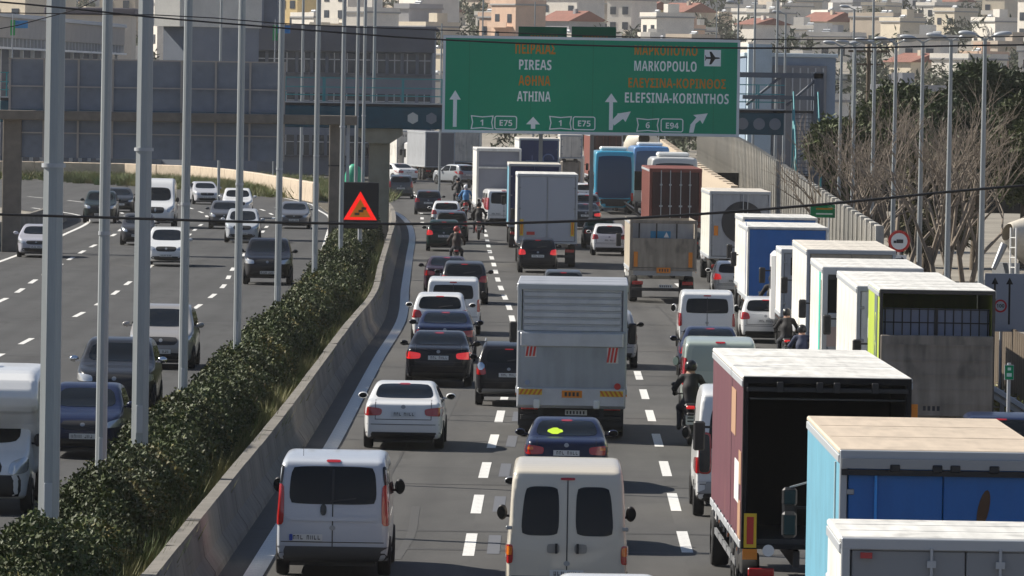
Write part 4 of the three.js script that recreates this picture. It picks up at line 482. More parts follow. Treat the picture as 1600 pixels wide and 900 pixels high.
lorry('container_truck', 'navy blue container truck with pale emblem under the big road sign', 843, 205, 455, { W: 2.6, H: 5.15 - 0.6, L: 10, left: T.white, roof: T.roof, turn: -0.03, rear(o, D) { doors(o, D, T.navy, { bars: 0 }); const t = new THREE.TorusGeometry(0.34, 0.05, 5, 16, 4.4).scale(1, 1, 0.1).translate(0.6, 3.2, 0.07); mesh('panel_print', [plain(t), box(0.7, 0.04, 0.006, -0.5, 3.1, 0.064), box(0.05, 0.5, 0.006, -0.45, 3.2, 0.064)], mat([0.14, 0.17, 0.3], 0.6), o); } });
lorry('flatbed_truck', 'cream topped truck squeezed beside the navy container far ahead', 893, 212, 500, { W: 1.6, H: 4.5, L: 6, f: 2.8, left: T.roof, roof: T.roof, rear(o, D) { doors(o, D, T.roof, { bars: 0 }); mesh('load', box(1.4, 1.5, 2, 0, 1.9, -1.2, 0.1), T.dirty, o); } });
lorry('container_truck', 'dark maroon container truck ahead of the blue bus', 948, 200, 540, { W: 3.4 - 0.9, H: 5.0 - 0.7, L: 12, left: T.rust, roof: T.rust, turn: -0.03, rear(o, D) { doors(o, D, T.maroon, { bars: 2, barMat: T.rust }); } });
lorry('box_truck', 'white lettered box truck on the far slip road behind the white sedan', 643, 200, 590, { W: 2.5, H: 4.0, L: 8, left: T.white, roof: T.white, turn: -0.25, rear(o, D) { doors(o, D, T.roof, { bars: 0 }); const g = []; for (let r = 0; r < 2; r++) for (let k = 0; k < 7; k++) g.push(box(0.14, 0.2 - r * 0.04, 0.006, -0.7 + k * 0.22, 3.55 - r * 0.75, 0.064)); mesh('lettering', g, mat([0.3, 0.28, 0.24], 0.6), o); } });
lorry('box_truck', 'grey box truck on the far slip road next to the lettered one', 688, 200, 580, { W: 2.5, H: 4.0, L: 8, left: T.grey, roof: T.grey, turn: -0.2, rear(o, D) { doors(o, D, mat([0.14, 0.145, 0.16], 0.6), { bars: 0 }); } });
lorry('box_truck', 'small cream truck glimpsed under the lower edge of the green sign', 729, 212, 620, { W: 2.4, H: 3.9, L: 6, left: T.roof, roof: T.roof, turn: -0.2, rear(o, D) { doors(o, D, T.roof, { bars: 0 }); } });
// buses
function bus(label, u, v, Z, { W = 2.5, H = 3.3, L = 11, c = [0.04, 0.3, 0.5], face = [0.02, 0.05, 0.1] } = {}) {
  const p = atZ(u, v, Z), o = thing('bus', label, 'bus', [p.x, 0.012, -Z], -headAt(Z)), hw = W / 2, side = [[0.1, 0.35], [0, 0.6], [0.02, H - 0.5], [0.14, H - 0.06], [0.3, H], [L - 0.4, H], [L, H - 0.6], [L, 0.4], [L - 0.2, 0.3]], S = chaikin(side, 1), Fr = chaikin([[-hw, 0.3], [hw, 0.3], [hw, H - 0.3], [hw - 0.16, H + 0.02], [-hw + 0.16, H + 0.02], [-hw, H - 0.3]], 1);
  const sdf = (x, y, z) => smax(sdPoly(S, -z, y), sdPoly(Fr, x, y), 0.14);
  mesh('body', nets(sdf, [-hw - 0.2, 0.1, -L - 0.2], [hw + 0.2, H + 0.2, 0.2], 0.14), paint(c), o); mesh('rear_panel', hug(sdf, L, 'rear', [[-hw + 0.16, 1.0], [hw - 0.16, 1.0], [hw - 0.2, H - 0.35], [-hw + 0.2, H - 0.35]], { n: 8, m: 8, r: 0.1, off: 0.012 }), paint(face), o); mesh('engine_cover', hug(sdf, L, 'rear', [[-hw + 0.16, 0.5], [hw - 0.16, 0.5], [hw - 0.16, 0.96], [-hw + 0.16, 0.96]], { n: 8, m: 3, r: 0.1, off: 0.012 }), M.black, o);
  for (let k = 0; k < 6; k++) mesh('side_window', hug(sdf, L, 'left', [[0.8 + k * 1.6, 1.5], [2.25 + k * 1.6, 1.5], [2.25 + k * 1.6, 2.6], [0.8 + k * 1.6, 2.6]], { n: 2, m: 3, r: 0, off: 0.01 }), M.glass, o);
  mesh('roof_unit', box(1.7, 0.24, 2.6, 0, H + 0.08, -3.4, 0.08), M.white, o); for (const s of [-1, 1]) { mesh('taillight', box(0.16, 0.5, 0.05, s * (hw - 0.14), 1.1, 0.02, 0.02), M.red, o); for (const z of [-2.6, -8.6]) addWheel(o, s * (hw - 0.18), 0.48, z, 0.48, 0.3); } return o;
}
bus('sky blue city bus with a dark blue rear beyond the silver van', 961, 232, 440, { W: 2.5, H: 4.0, L: 10, c: [0.05, 0.36, 0.55], face: [0.012, 0.05, 0.12] });
bus('blue and white bus partly hidden behind the red container', 1018, 238, 478, { W: 2.5, H: 4.0, L: 11, c: [0.12, 0.3, 0.6], face: [0.03, 0.08, 0.18] });
bus('white roofed coach right behind the top of the red container', 1054, 255, 372, { W: 2.5, H: 4.35, L: 8, c: [0.6, 0.6, 0.58], face: [0.04, 0.05, 0.06] });
{ // concrete mixers
  const mixer = (label, x, z, turn, cabc, s = 1) => { const o = thing('mixer_truck', label, 'mixer truck', [x, 0.01, -z], turn); o.scale.setScalar(s); const d = new THREE.LatheGeometry([[0.02, -1.9], [0.6, -1.9], [1.0, -1.1], [1.18, -0.2], [1.15, 0.4], [0.8, 1.5], [0.42, 2.1], [0.36, 2.15]].map(([a, b]) => new THREE.Vector2(a, b)), 24); d.rotateX(Math.PI / 2 - 0.28); d.translate(0, 2.5, -3.0); mesh('drum', plain(d), mat(0xffffff, 0.6, 0, { map: mottled([0.6, 0.55, 0.46], 0.25, 128, 2, 6) }), o); mesh('chassis', box(1.0, 0.4, 7.6, 0, 0.95, -3.8), M.chassis, o); mesh('cab', box(2.4, 2.1, 1.8, 0, 1.75, -6.8, 0.12), mat(cabc, 0.4), o); mesh('chute', [cyl(0.16, 0.1, [0, 2.6, -0.8], [0, 1.6, -0.3], 8), box(1.4, 0.9, 0.4, 0, 1.4, -0.9)], M.steel, o); mesh('ladder', [box(0.05, 2.2, 0.05, 0.9, 2.2, -0.5), box(0.05, 2.2, 0.05, 1.3, 2.2, -0.5), ...[0, 1, 2, 3, 4].map((k) => box(0.4, 0.04, 0.04, 1.1, 1.3 + k * 0.4, -0.5))], M.white, o); for (const q of [-1.4, -2.7, -6.6]) for (const t of [-1, 1]) addWheel(o, t * 1.05, 0.5, q, 0.5, 0.32); return o; };
  mixer('concrete mixer truck with a pale drum parked behind the leafless tree', atZ(1543, 400, 262).x, 262, -1.05, [0.03, 0.07, 0.15], 0.92); mixer('concrete mixer truck with a cream drum beyond the buses', atZ(1008, 220, 560).x, 560, 0.05, [0.4, 0.4, 0.4], 1.25);
}
// ---------- cars and vans, carriageway with the traffic jam ----------
const C = { white: [0.74, 0.74, 0.73], cream: [0.6, 0.55, 0.46], silver: [0.5, 0.53, 0.58], black: [0.012, 0.012, 0.015], navy: [0.012, 0.018, 0.05], dark: [0.03, 0.032, 0.036], grey: [0.16, 0.165, 0.18], green: [0.012, 0.03, 0.026], mint: [0.36, 0.42, 0.38] };
car('van', 518, 905, 'silver panel van with twin dark rear windows in the lane beside the barrier', { c: C.silver, cat: 'van', name: 'panel_van', mirror: M.black, trim: M.black, extra(o, K, sdf, pm) {
  mesh('step_bumper', hug(sdf, K.L, 'rear', [[-0.9, 0.3], [0.9, 0.3], [0.92, 0.52], [-0.92, 0.52]], { n: 14, m: 3, r: 0.08, off: 0.035 }), mat([0.05, 0.052, 0.056], 0.6), o); mesh('door_handle', hug(sdf, K.L, 'rear', [[-0.2, 1.02], [-0.1, 1.02], [-0.1, 1.2], [-0.2, 1.2]], { n: 4, m: 5, r: 0.4, off: 0.025 }), M.blackgloss, o); mesh('tailgate_fold', hug(sdf, K.L, 'rear', [[-0.72, 0.93], [0.72, 0.93], [0.72, 1.0], [-0.72, 1.0]], { n: 10, m: 3, r: 0.2, off: 0.03 }), pm, o); mesh('plate_band', hug(sdf, K.L, 'rear', [[-0.7, 0.605], [-0.64, 0.605], [-0.64, 0.715], [-0.7, 0.715]], { n: 2, m: 2, off: 0.03 }), M.plateblue, o); mesh('window_post', hug(sdf, K.L, 'rear', [[-0.02, 1.24], [0.02, 1.24], [0.02, 1.76], [-0.02, 1.76]], { n: 1, m: 8, r: 0, off: 0.012 }), M.black, o);
  for (const s of [-1, 1]) mesh('pillar_trim', hug(sdf, K.L, 'rear', [[s * 0.86 - 0.03, 1.5], [s * 0.86 + 0.03, 1.5], [s * 0.82 + 0.03, 1.82], [s * 0.82 - 0.03, 1.82]], { n: 2, m: 6, off: 0.012 }), M.blackgloss, o); mesh('aerial', cyl(0.004, 0.004, [-0.5, 1.96, -0.5], [-0.5, 2.12, -0.45], 5), M.black, o);
} });
car('sedan', 629, 704, 'white sedan with dark bumper insert ahead of the silver panel van', { c: C.white });
car('sedan', 684, 606, 'black sedan with lit red tail lamps behind the small navy saloon', { c: C.black, tail: M.brake, rough: 0.25 });
car('sedan', 694, 572, 'navy saloon almost hidden between black sedan and white hatchback', { c: C.navy, Z: 203, u: 694 });
car('hatch', 686, 548, 'white hatchback close behind the white utility van', { c: C.white, scale: 1.05, Z: 217 });
car('small_van', 707, 524, 'white utility van with one wide rear window and a stained tailgate', { c: C.white, cat: 'van', name: 'utility_van', mirror: M.black });
car('hatch', 725, 476, 'grey hatchback with dark red lamps ahead of the utility van', { c: C.dark, scale: 1.04 });
car('sedan', 698, 462, 'dark plum sedan beside the barrier shadow with a wing mirror showing', { c: [0.035, 0.02, 0.03] });
car('hatch', 693, 393, 'dark green hatchback with lit red lamps behind two small cars', { c: C.green, tail: M.brake });
car('hatch', 705, 378, 'dark grey hatchback half hidden behind the green one', { c: C.dark, scale: 1.03 });
car('hatch', 697, 357, 'white hatchback in front of the dark grey hatchback', { c: C.white });
car('hatch', 669, 336, 'dark blue grey hatchback with one lamp lit beside the hedge end', { c: [0.04, 0.045, 0.06] });
car('mpv', 626, 311, 'slate grey people carrier where the road bends past the hedge', { c: [0.07, 0.085, 0.1] });
car('sedan', 884, 768, 'dark blue sedan with a yellow vest on its rear shelf', { c: C.navy, tail: M.red, scale: 0.96, extra(o, K, sdf) { mesh('yellow_vest', hug(sdf, K.L, 'rear', [[-0.42, 1.13], [-0.06, 1.13], [-0.1, 1.25], [-0.38, 1.25]], { n: 8, m: 6, r: 0.7, off: 0.012 }), mat([0.55, 0.8, 0.02], 0.7), o); for (const s of [-1, 1]) mesh('indicator', hug(sdf, K.L, 'rear', [[s * 0.74 - 0.06, 0.84], [s * 0.74 + 0.06, 0.84], [s * 0.74 + 0.05, 0.9], [s * 0.74 - 0.05, 0.9]], { n: 4, m: 3, off: 0.02 }), M.amber, o); } });
car('hatch', 880, 862, 'small grey hatchback hidden between the cream van and the dark blue sedan', { c: C.grey, Z: 121.5 });
car('high_van', 884, 966, 'cream high van with two tall tinted rear windows and dented doors', { c: C.cream, cat: 'van', name: 'high_van', mirror: M.black, rough: 0.5, glass: M.glass, scale: 0.95, extra(o, K, sdf, pm) {
  for (const s of [-1, 1]) { mesh('door_handle', hug(sdf, K.L, 'rear', [[s * 0.22 - 0.1, 1.02], [s * 0.22 + 0.1, 1.02], [s * 0.22 + 0.1, 1.17], [s * 0.22 - 0.1, 1.17]], { n: 5, m: 4, off: 0.012 }), mat([0.3, 0.28, 0.25], 0.6), o); mesh('handle_grip', box(0.04, 0.16, 0.04, s * 0.17, 1.1, 0.02), M.black, o); mesh('hinge', box(0.1, 0.06, 0.04, s * 0.93, 1.42, -0.02, 0.01), M.steel, o); mesh('lamp_lens', hug(sdf, K.L, 'rear', [[s * 0.92 - 0.05, 0.98], [s * 0.92 + 0.05, 0.98], [s * 0.92 + 0.05, 1.12], [s * 0.92 - 0.05, 1.12]], { n: 3, m: 3, off: 0.02 }), M.amber, o); }
} });
car('sedan', 952, 1072, 'white car with only its roof showing behind the cream van', { c: C.white, Z: 93.5, X: atZ(952, 895, 93.5).x });
car('suv', 794, 636, 'black compact off-roader with round red lamp tucked beside the tail-lift truck', { c: C.black, scale: 0.92, trim: M.steel, extra(o, K, sdf) { for (const s of [-1, 1]) { mesh('lamp_ring', hug(sdf, K.L, 'rear', [[s * 0.76 - 0.1, 0.98], [s * 0.76 + 0.1, 0.98], [s * 0.76 + 0.1, 1.18], [s * 0.76 - 0.1, 1.18]], { n: 6, m: 6, r: 0.6, off: 0.02 }), M.chrome, o); mesh('roof_rail', cyl(0.02, 0.02, [s * 0.66, 1.74, -0.7], [s * 0.66, 1.76, -2.4], 6), M.steel, o); } } });
car('suv', 948, 577, 'silver off-roader peeking past the tail-lift truck', { c: [0.3, 0.31, 0.33], scale: 0.96, mirror: M.black });
car('hatch', 880, 482, 'dark hatchback with a pale pillar ahead of the tail-lift truck', { c: [0.05, 0.055, 0.06], scale: 0.95, Z: 252 });
car('hatch', 840, 427, 'black hatchback with bright brake lamps under the silver framed truck', { c: C.black, tail: M.brake });
car('sedan', 938, 396, 'black sedan just ahead of the small white hatchback', { c: C.dark, Z: 347, u: 936 });
car('hatch', 952, 400, 'white hatchback with a black rear window and red lamps beside the tipper', { c: C.white });
car('sedan', 915, 356, 'dark car with a lit red lamp beside the silver framed truck', { c: C.dark, tail: M.brake, Z: 392 });
car('hatch', 917, 330, 'grey hatchback two cars ahead of the silver framed truck', { c: [0.1, 0.11, 0.12], Z: 425 });
car('hatch', 916, 306, 'small white car beside the blue city bus', { c: C.white, Z: 470 });
car('van', 987, 331, 'silver white cargo van with a square rear window behind the blue bus', { c: [0.42, 0.43, 0.44], cat: 'van', name: 'cargo_van', scale: 1.15, mirror: M.black });
car('van', 781, 345, 'white van with a dark side window beside the light blue truck', { c: C.white, cat: 'van', name: 'cargo_van', scale: 1.05, turn: -0.1, Z: 398, X: atZ(790, 340, 398).x - 0.1 });
car('small_van', 1104, 549, 'white minibus with wide rear glass and dark red lamps behind the tipper', { c: C.white, cat: 'van', name: 'minibus', scale: 1.0 });
car('hatch', 1196, 537, 'small white hatchback with a spare wheel shaped lamp behind the blue truck', { c: C.white, scale: 0.97, mirror: M.black, trim: M.black });
car('hatch', 1147, 468, 'white city car with a bright red lamp beside the ring printed truck', { c: C.white, tail: M.brake, scale: 0.96 });
car('sedan', 1110, 600, 'navy car roof between the white minibus and the mint green van', { c: C.navy, Z: 193 });
car('van', 1124, 652, 'mint green panel van behind the black clad motorcyclist', { c: C.mint, cat: 'van', name: 'panel_van', Z: 170, mirror: M.black, glass: paint([0.3, 0.36, 0.33]) });
car('high_van', 1154, 800, 'white van with tall dark tail lamps half hidden by the purple truck', { c: C.white, cat: 'van', name: 'high_van', Z: 131.5, X: atZ(1071, 700, 131.5).x + 1.16, mirror: M.black, extra(o, K, sdf) { mesh('lamp_surround', hug(sdf, K.L, 'rear', [[-0.92, 0.84], [-0.66, 0.84], [-0.68, 1.62], [-0.9, 1.62]], { n: 6, m: 8, r: 0.2, off: 0.012 }), M.red, o); mesh('tail_lamp', hug(sdf, K.L, 'rear', [[-0.9, 0.87], [-0.69, 0.87], [-0.71, 1.58], [-0.88, 1.58]], { n: 6, m: 8, r: 0.2, off: 0.02 }), M.blackgloss, o); mesh('step_bumper', hug(sdf, K.L, 'rear', [[-0.96, 0.48], [0.96, 0.48], [0.96, 0.7], [-0.96, 0.7]], { n: 10, m: 3, r: 0.1, off: 0.03 }), M.steel, o); } });
car('hatch', 1566, 700, 'dark blue hatchback at the roadside below the lime truck', { c: C.navy, scale: 1.02, tail: M.brake, Z: 142.5 });
car('sedan', 633, 258, 'white sedan on the far slip road crossing the painted hatching', { c: C.white, turn: -0.55, scale: 1.08, Z: 560, X: atZ(640, 258, 560).x });
car('hatch', 728, 261, 'silver hatchback at the far fork by the painted hatching', { c: [0.3, 0.32, 0.34], turn: -0.6, scale: 1.08, Z: 556, X: atZ(734, 261, 556).x });
// ---------- oncoming carriageway ----------
car('suv', 177, 652, 'dark grey off-roader driving towards the hedge with silver mirrors', { on: true, c: [0.025, 0.027, 0.032], mirror: M.chrome, scale: 1.05 });
car('mpv', 250, 578, 'beige grey people carrier behind the dark grey off-roader', { on: true, c: [0.3, 0.285, 0.27], scale: 1.05 });
car('hatch', 140, 718, 'navy hatchback between the motorhome and the hedge', { on: true, c: C.navy, scale: 1.02, Z: 148.5, X: atZ(128, 700, 148.5).x });
car('suv', 417, 446, 'black off-roader with a tall grille passing the flag poles', { on: true, c: C.black, scale: 1.05 });
car('sedan', 56, 403, 'silver sedan on the outer lane below the concrete wall', { on: true, c: [0.42, 0.42, 0.47], rough: 0.4 });
car('suv', 155, 349, 'dark green off-roader with a dark car on its flank', { on: true, c: [0.02, 0.03, 0.03], scale: 1.02 });
car('sedan', 187, 336, 'dark car just behind the green off-roader', { on: true, c: C.dark, Z: 420, X: atZ(187, 336, 420).x });
car('high_van', 242, 357, 'white high roof van among the oncoming cars', { on: true, c: C.white, cat: 'van', name: 'high_van', scale: 1.08, mirror: M.black });
car('hatch', 215, 392, 'dark car with pale bonnet edge beside the oncoming white van', { on: true, c: [0.05, 0.05, 0.055], Z: 338, X: atZ(214, 388, 338).x });
car('mpv', 259, 417, 'white people carrier with orange indicator in front of the white van', { on: true, c: C.white });
car('sedan', 324, 320, 'pale silver sedan alone near the curving barrier', { on: true, c: [0.5, 0.5, 0.52] });
car('suv', 371, 342, 'white off-roader in a cluster of oncoming cars', { on: true, c: C.white, Z: 408, X: atZ(371, 342, 408).x });
car('hatch', 351, 360, 'dark hatchback with bright bonnet in the oncoming cluster', { on: true, c: [0.08, 0.08, 0.085], Z: 378, X: atZ(350, 356, 378).x });
car('mpv', 378, 380, 'silver people carrier leading the oncoming cluster', { on: true, c: [0.45, 0.47, 0.5] });
car('sedan', 459, 358, 'grey sedan on the inner oncoming lane before the gantry pillar', { on: true, c: [0.12, 0.125, 0.14] });
{ // motorhome
  const p = onPlane(-34, 805), z = -p.z, o = thing('motorhome', 'white motorhome with overcab bulge and orange stripe beside the thick pole', 'motorhome', [p.x, 0.012, p.z - 5.6], Math.PI), { K, sdf, list } = kindParts('high_van'); o.scale.setScalar(0.94);
  const side = chaikin([[0.1, 0.5], [0, 0.8], [0, 2.5], [0.15, 2.78], [4.2, 2.8], [5.2, 2.7], [5.55, 2.35], [5.45, 2.02], [5.0, 1.92], [4.4, 1.2], [4.2, 0.5]], 1), fr = chaikin([[-1.12, 0.3], [1.12, 0.3], [1.12, 2.5], [0.95, 2.95], [-0.95, 2.95], [-1.12, 2.5]], 1), f2 = (x, y, zz) => smax(sdPoly(side, -zz, y), sdPoly(fr, x, y), 0.16);
  mesh('living_body', nets(f2, [-1.3, 0.2, -5.8], [1.3, 3.1, 0.2], 0.1), paint(C.white), o); mesh('stripe', hug(f2, 5.6, 'front', [[-0.3, 2.42], [0.6, 2.36], [0.75, 2.42], [-0.1, 2.48]], { n: 8, m: 3, off: 0.01 }), T.orange, o); mesh('roof_hatch', box(0.7, 0.14, 0.7, 0.2, 2.86, -3.2, 0.04), M.white, o);
  const c = new THREE.Group(); c.name = 'cab'; c.position.z = -0.45; o.add(c); for (const [n, g, m] of list) if (['body', 'windscreen', 'headlight', 'grille', 'lower_grille', 'mirror', 'number_plate'].includes(n)) { const q = n === 'body' ? nets((x, y, zz) => Math.max(sdf(x, y, zz), y - 1.95, zz + 3.4), [-1.15, 0.1, -5.75], [1.15, 2.1, -3.3], 0.07) : g; mesh(n, q, { paint: paint(C.white), glass: M.glass, lamp: M.lamp, black: M.black, mirror: M.black, plate: M.plate }[m], c); }
  mesh('bumper', hug(sdf, K.L, 'front', [[-0.96, 0.36], [0.96, 0.36], [0.96, 0.78], [-0.96, 0.78]], { n: 12, m: 4, r: 0.1, off: 0.012 }), M.black, c); for (const a of [1.1, 5.0]) for (const s of [-1, 1]) addWheel(o, s * 0.88, 0.35, -a, 0.35, 0.24);
}
// ---------- motorcycles and riders ----------
const capsule = (a, b, r1, r2) => (x, y, z) => { const ex = b[0] - a[0], ey = b[1] - a[1], ez = b[2] - a[2], t = clamp(((x - a[0]) * ex + (y - a[1]) * ey + (z - a[2]) * ez) / (ex * ex + ey * ey + ez * ez), 0, 1); return Math.hypot(x - a[0] - ex * t, y - a[1] - ey * t, z - a[2] - ez * t) - lerp(r1, r2, t); };
const bones = [[[0, 0.92, -0.62], [0, 1.2, -0.66], 0.17, 0.165], [[0, 1.2, -0.66], [0, 1.4, -0.74], 0.17, 0.14], [[-0.14, 1.42, -0.75], [0.14, 1.42, -0.75], 0.085, 0.085], [[0, 1.45, -0.76], [0, 1.56, -0.78], 0.06, 0.055], [[0, 1.58, -0.78], [0, 1.68, -0.79], 0.085, 0.1]];
for (const s of [-1, 1]) bones.push([[s * 0.19, 1.42, -0.76], [s * 0.34, 1.18, -0.92], 0.07, 0.055], [[s * 0.34, 1.18, -0.92], [s * 0.33, 1.07, -1.17], 0.055, 0.04], [[s * 0.33, 1.07, -1.17], [s * 0.33, 1.055, -1.23], 0.042, 0.035], [[s * 0.1, 0.9, -0.64], [s * 0.22, 0.78, -1.02], 0.1, 0.075], [[s * 0.22, 0.78, -1.02], [s * 0.23, 0.4, -0.88], 0.072, 0.05], [[s * 0.23, 0.36, -0.84], [s * 0.24, 0.33, -1.04], 0.05, 0.04]);
const bodyF = bones.map((b) => capsule(...b)), riderSdf = (x, y, z) => { let d = 1e3; for (const f of bodyF) d = smin(d, f(x, y, z), 0.05); return d; };
let riderGeo;
function riderMesh(top, legs, parent) {
  if (!riderGeo) { const g = plain(nets(riderSdf, [-0.5, 0.22, -1.4], [0.5, 1.85, -0.4], 0.032)), fingers = []; for (const s of [-1, 1]) { for (let k = 0; k < 4; k++) { const x = s * (0.295 + k * 0.022); fingers.push(cyl(0.01, 0.009, [x, 1.075, -1.235], [x, 1.085, -1.275 + (k % 2) * 0.005], 5), cyl(0.009, 0.008, [x, 1.085, -1.275], [x, 1.04, -1.285], 5)); } fingers.push(cyl(0.012, 0.009, [s * 0.285, 1.05, -1.2], [s * 0.28, 1.03, -1.26], 5)); } riderGeo = merge([g, ...fingers]); }
  const g = riderGeo.clone(), p = g.attributes.position, c = new Float32Array(p.count * 3);
  for (let i = 0; i < p.count; i++) { const y = p.getY(i), z = p.getZ(i), k = y > 1.52 ? [0.42, 0.25, 0.18] : y < 0.42 ? [0.02, 0.018, 0.016] : (y > 0.98 ? (z < -1.17 && y < 1.14 ? [0.02, 0.02, 0.02] : top) : legs); c.set(k, i * 3); }
  g.setAttribute('color', new THREE.BufferAttribute(c, 3)); return mesh('body', g, mat(0xffffff, 0.8, 0, { vertexColors: true }), parent);
}
const helmetShell = (() => { const f = (x, y, z) => Math.max(Math.hypot(x / 1.0, (y - 1.665) * 0.95, (z + 0.8) * 0.88) - 0.135, -(y - 1.57) * 0.9); return nets(f, [-0.2, 1.45, -1.0], [0.2, 1.85, -0.55], 0.025); })();
function rider(label, x, z, turn, { top = [0.012, 0.012, 0.014], legs = [0.015, 0.017, 0.025], helmet = [0.02, 0.02, 0.022], scale = 1 } = {}) {
  const o = thing('person', label, 'person', [x, 0.012, -z], -turn); o.scale.setScalar(scale); riderMesh(top, legs, o); mesh('helmet', helmetShell, paint(helmet), o); mesh('visor', plain(new THREE.SphereGeometry(0.13, 12, 6, Math.PI * 0.75 + Math.PI / 2 + 0.55, 1.9, 1.15, 0.6)).scale(1.02, 1, 1.1).rotateY(Math.PI * 0.05).translate(0, 1.66, -0.81), M.glass, o); return o;
}
function motorcycle(label, x, z, turn, { c = [0.02, 0.02, 0.022], lit = false, scale = 1, box: topbox } = {}) {
  const o = thing('motorcycle', label, 'motorcycle', [x, 0.012, -z], -turn); o.scale.setScalar(scale); const pm = paint(c);
  const f = [capsule([0, 0.78, -0.2], [0, 0.72, -0.6], 0.07, 0.12), capsule([0, 0.74, -0.6], [0, 0.85, -1.05], 0.13, 0.14), capsule([0, 0.85, -1.05], [0, 0.72, -1.35], 0.13, 0.09), capsule([0, 0.5, -0.8], [0, 0.45, -1.0], 0.16, 0.17)], sd = (a, b, d) => { let k = 9; for (const q of f) k = smin(k, q(a, b, d), 0.07); return k; };
  mesh('fairing', nets(sd, [-0.35, 0.15, -1.6], [0.35, 1.1, 0], 0.04), pm, o); mesh('seat', box(0.26, 0.09, 0.62, 0, 0.85, -0.5, 0.04), M.black, o); mesh('rear_mudguard', box(0.16, 0.05, 0.5, 0, 0.68, -0.16, 0.02), M.black, o);
  for (const zz of [-0.34, -1.66]) { const g = new THREE.TorusGeometry(0.26, 0.065, 8, 22); g.rotateY(Math.PI / 2); const w = mesh('wheel', plain(g), M.tyre, o); w.position.set(0, 0.325, zz); const r = new THREE.CylinderGeometry(0.2, 0.2, 0.05, 16); r.rotateZ(Math.PI / 2); mesh('rim', plain(r), M.steel, w); }
  mesh('fork', [-1, 1].map((s) => cyl(0.025, 0.03, [s * 0.09, 1.0, -1.36], [s * 0.09, 0.33, -1.66], 6)), M.steel, o); mesh('handlebar', [cyl(0.016, 0.016, [-0.36, 1.06, -1.24], [0.36, 1.06, -1.24], 6)], M.black, o); for (const s of [-1, 1]) mesh('mirror', [new THREE.SphereGeometry(1, 8, 6).scale(0.07, 0.045, 0.03).translate(s * 0.34, 1.26, -1.28), cyl(0.008, 0.008, [s * 0.26, 1.06, -1.24], [s * 0.33, 1.25, -1.28], 5)], M.black, o);
  mesh('tail_lamp', box(0.18, 0.07, 0.05, 0, 0.82, -0.12, 0.015), lit ? M.brake : M.red, o); const pl = mesh('number_plate', box(0.2, 0.2, 0.012, 0, 0.56, -0.02), M.plate, o); mesh('lettering', [box(0.13, 0.03, 0.006, 0, 0.6, -0.012), box(0.13, 0.03, 0.006, 0, 0.53, -0.012)], M.ink, pl); mesh('exhaust', cyl(0.05, 0.045, [0.17, 0.42, -0.15], [0.16, 0.36, -0.9], 8), M.steel, o); mesh('headlamp', new THREE.SphereGeometry(0.1, 10, 8).translate(0, 0.92, -1.45), M.lamp, o); if (topbox) mesh('top_box', box(0.44, 0.34, 0.4, 0, 1.05, -0.22, 0.06), M.black, o); return o;
}
function bike(u, v, Z, mLabel, pLabel, m = {}, p = {}, X) { const x = X ?? atZ(u, v, Z).x, t = headAt(Z); motorcycle(mLabel, x, Z, t, m); rider(pLabel, x, Z, t, p); }
bike(1079, 650, 158, 'black motorcycle with a lit red lamp beside the purple truck', 'person in black jacket and helmet riding beside the purple truck', { lit: true, scale: 1.06 }, { scale: 1.06 });
bike(713, 400, 303, 'dark motorcycle behind the plum sedan', 'person in dark brown jacket and reddish helmet riding behind the green hatchback', {}, { top: [0.03, 0.018, 0.016], helmet: [0.3, 0.06, 0.05], scale: 1.05 });
bike(748, 360, 362, 'black and red motorcycle riding along the dashed lane line', 'person in black hunched over the black and red motorcycle', { c: [0.2, 0.02, 0.015], scale: 1.1 }, { scale: 1.08 });
bike(728, 320, 418, 'red motorcycle ahead of the white hatchback', 'person in a bright blue jacket with white helmet', { c: [0.35, 0.02, 0.02], scale: 1.12 }, { top: [0.06, 0.2, 0.42], helmet: [0.7, 0.7, 0.7], scale: 1.12 });
bike(716, 300, 452, 'dark motorcycle just ahead of the rider in blue', 'person with black helmet riding just ahead of the one in blue', { scale: 1.1 }, { helmet: [0.02, 0.02, 0.03], scale: 1.1 });
bike(1255, 500, 189, 'dark motorcycle with turquoise trim beside the turquoise striped truck', 'person in dark blue jacket riding beside the turquoise striped truck', { c: [0.02, 0.25, 0.28], scale: 0.95 }, { top: [0.02, 0.03, 0.07], scale: 0.95 });
bike(1231, 480, 203, 'black motorcycle with a lit red lamp beside the delivery truck', 'person with black helmet riding between delivery truck and white hatchback', { lit: true, scale: 0.95 }, { scale: 0.95 });
bike(1209, 455, 228.3, 'motorcycle hidden in front of the small white hatchback', 'person with black helmet showing above the small white hatchback', { scale: 1.1 }, { scale: 1.12 });
bike(1151, 420, 268.5, 'red and black motorcycle beside the white city car', 'person in red and black with a pale helmet beside the ring printed truck', { c: [0.3, 0.02, 0.02], scale: 1.05 }, { top: [0.1, 0.012, 0.014], helmet: [0.6, 0.35, 0.32], scale: 1.08 }, atZ(1153, 420, 268.5).x + 0.1);
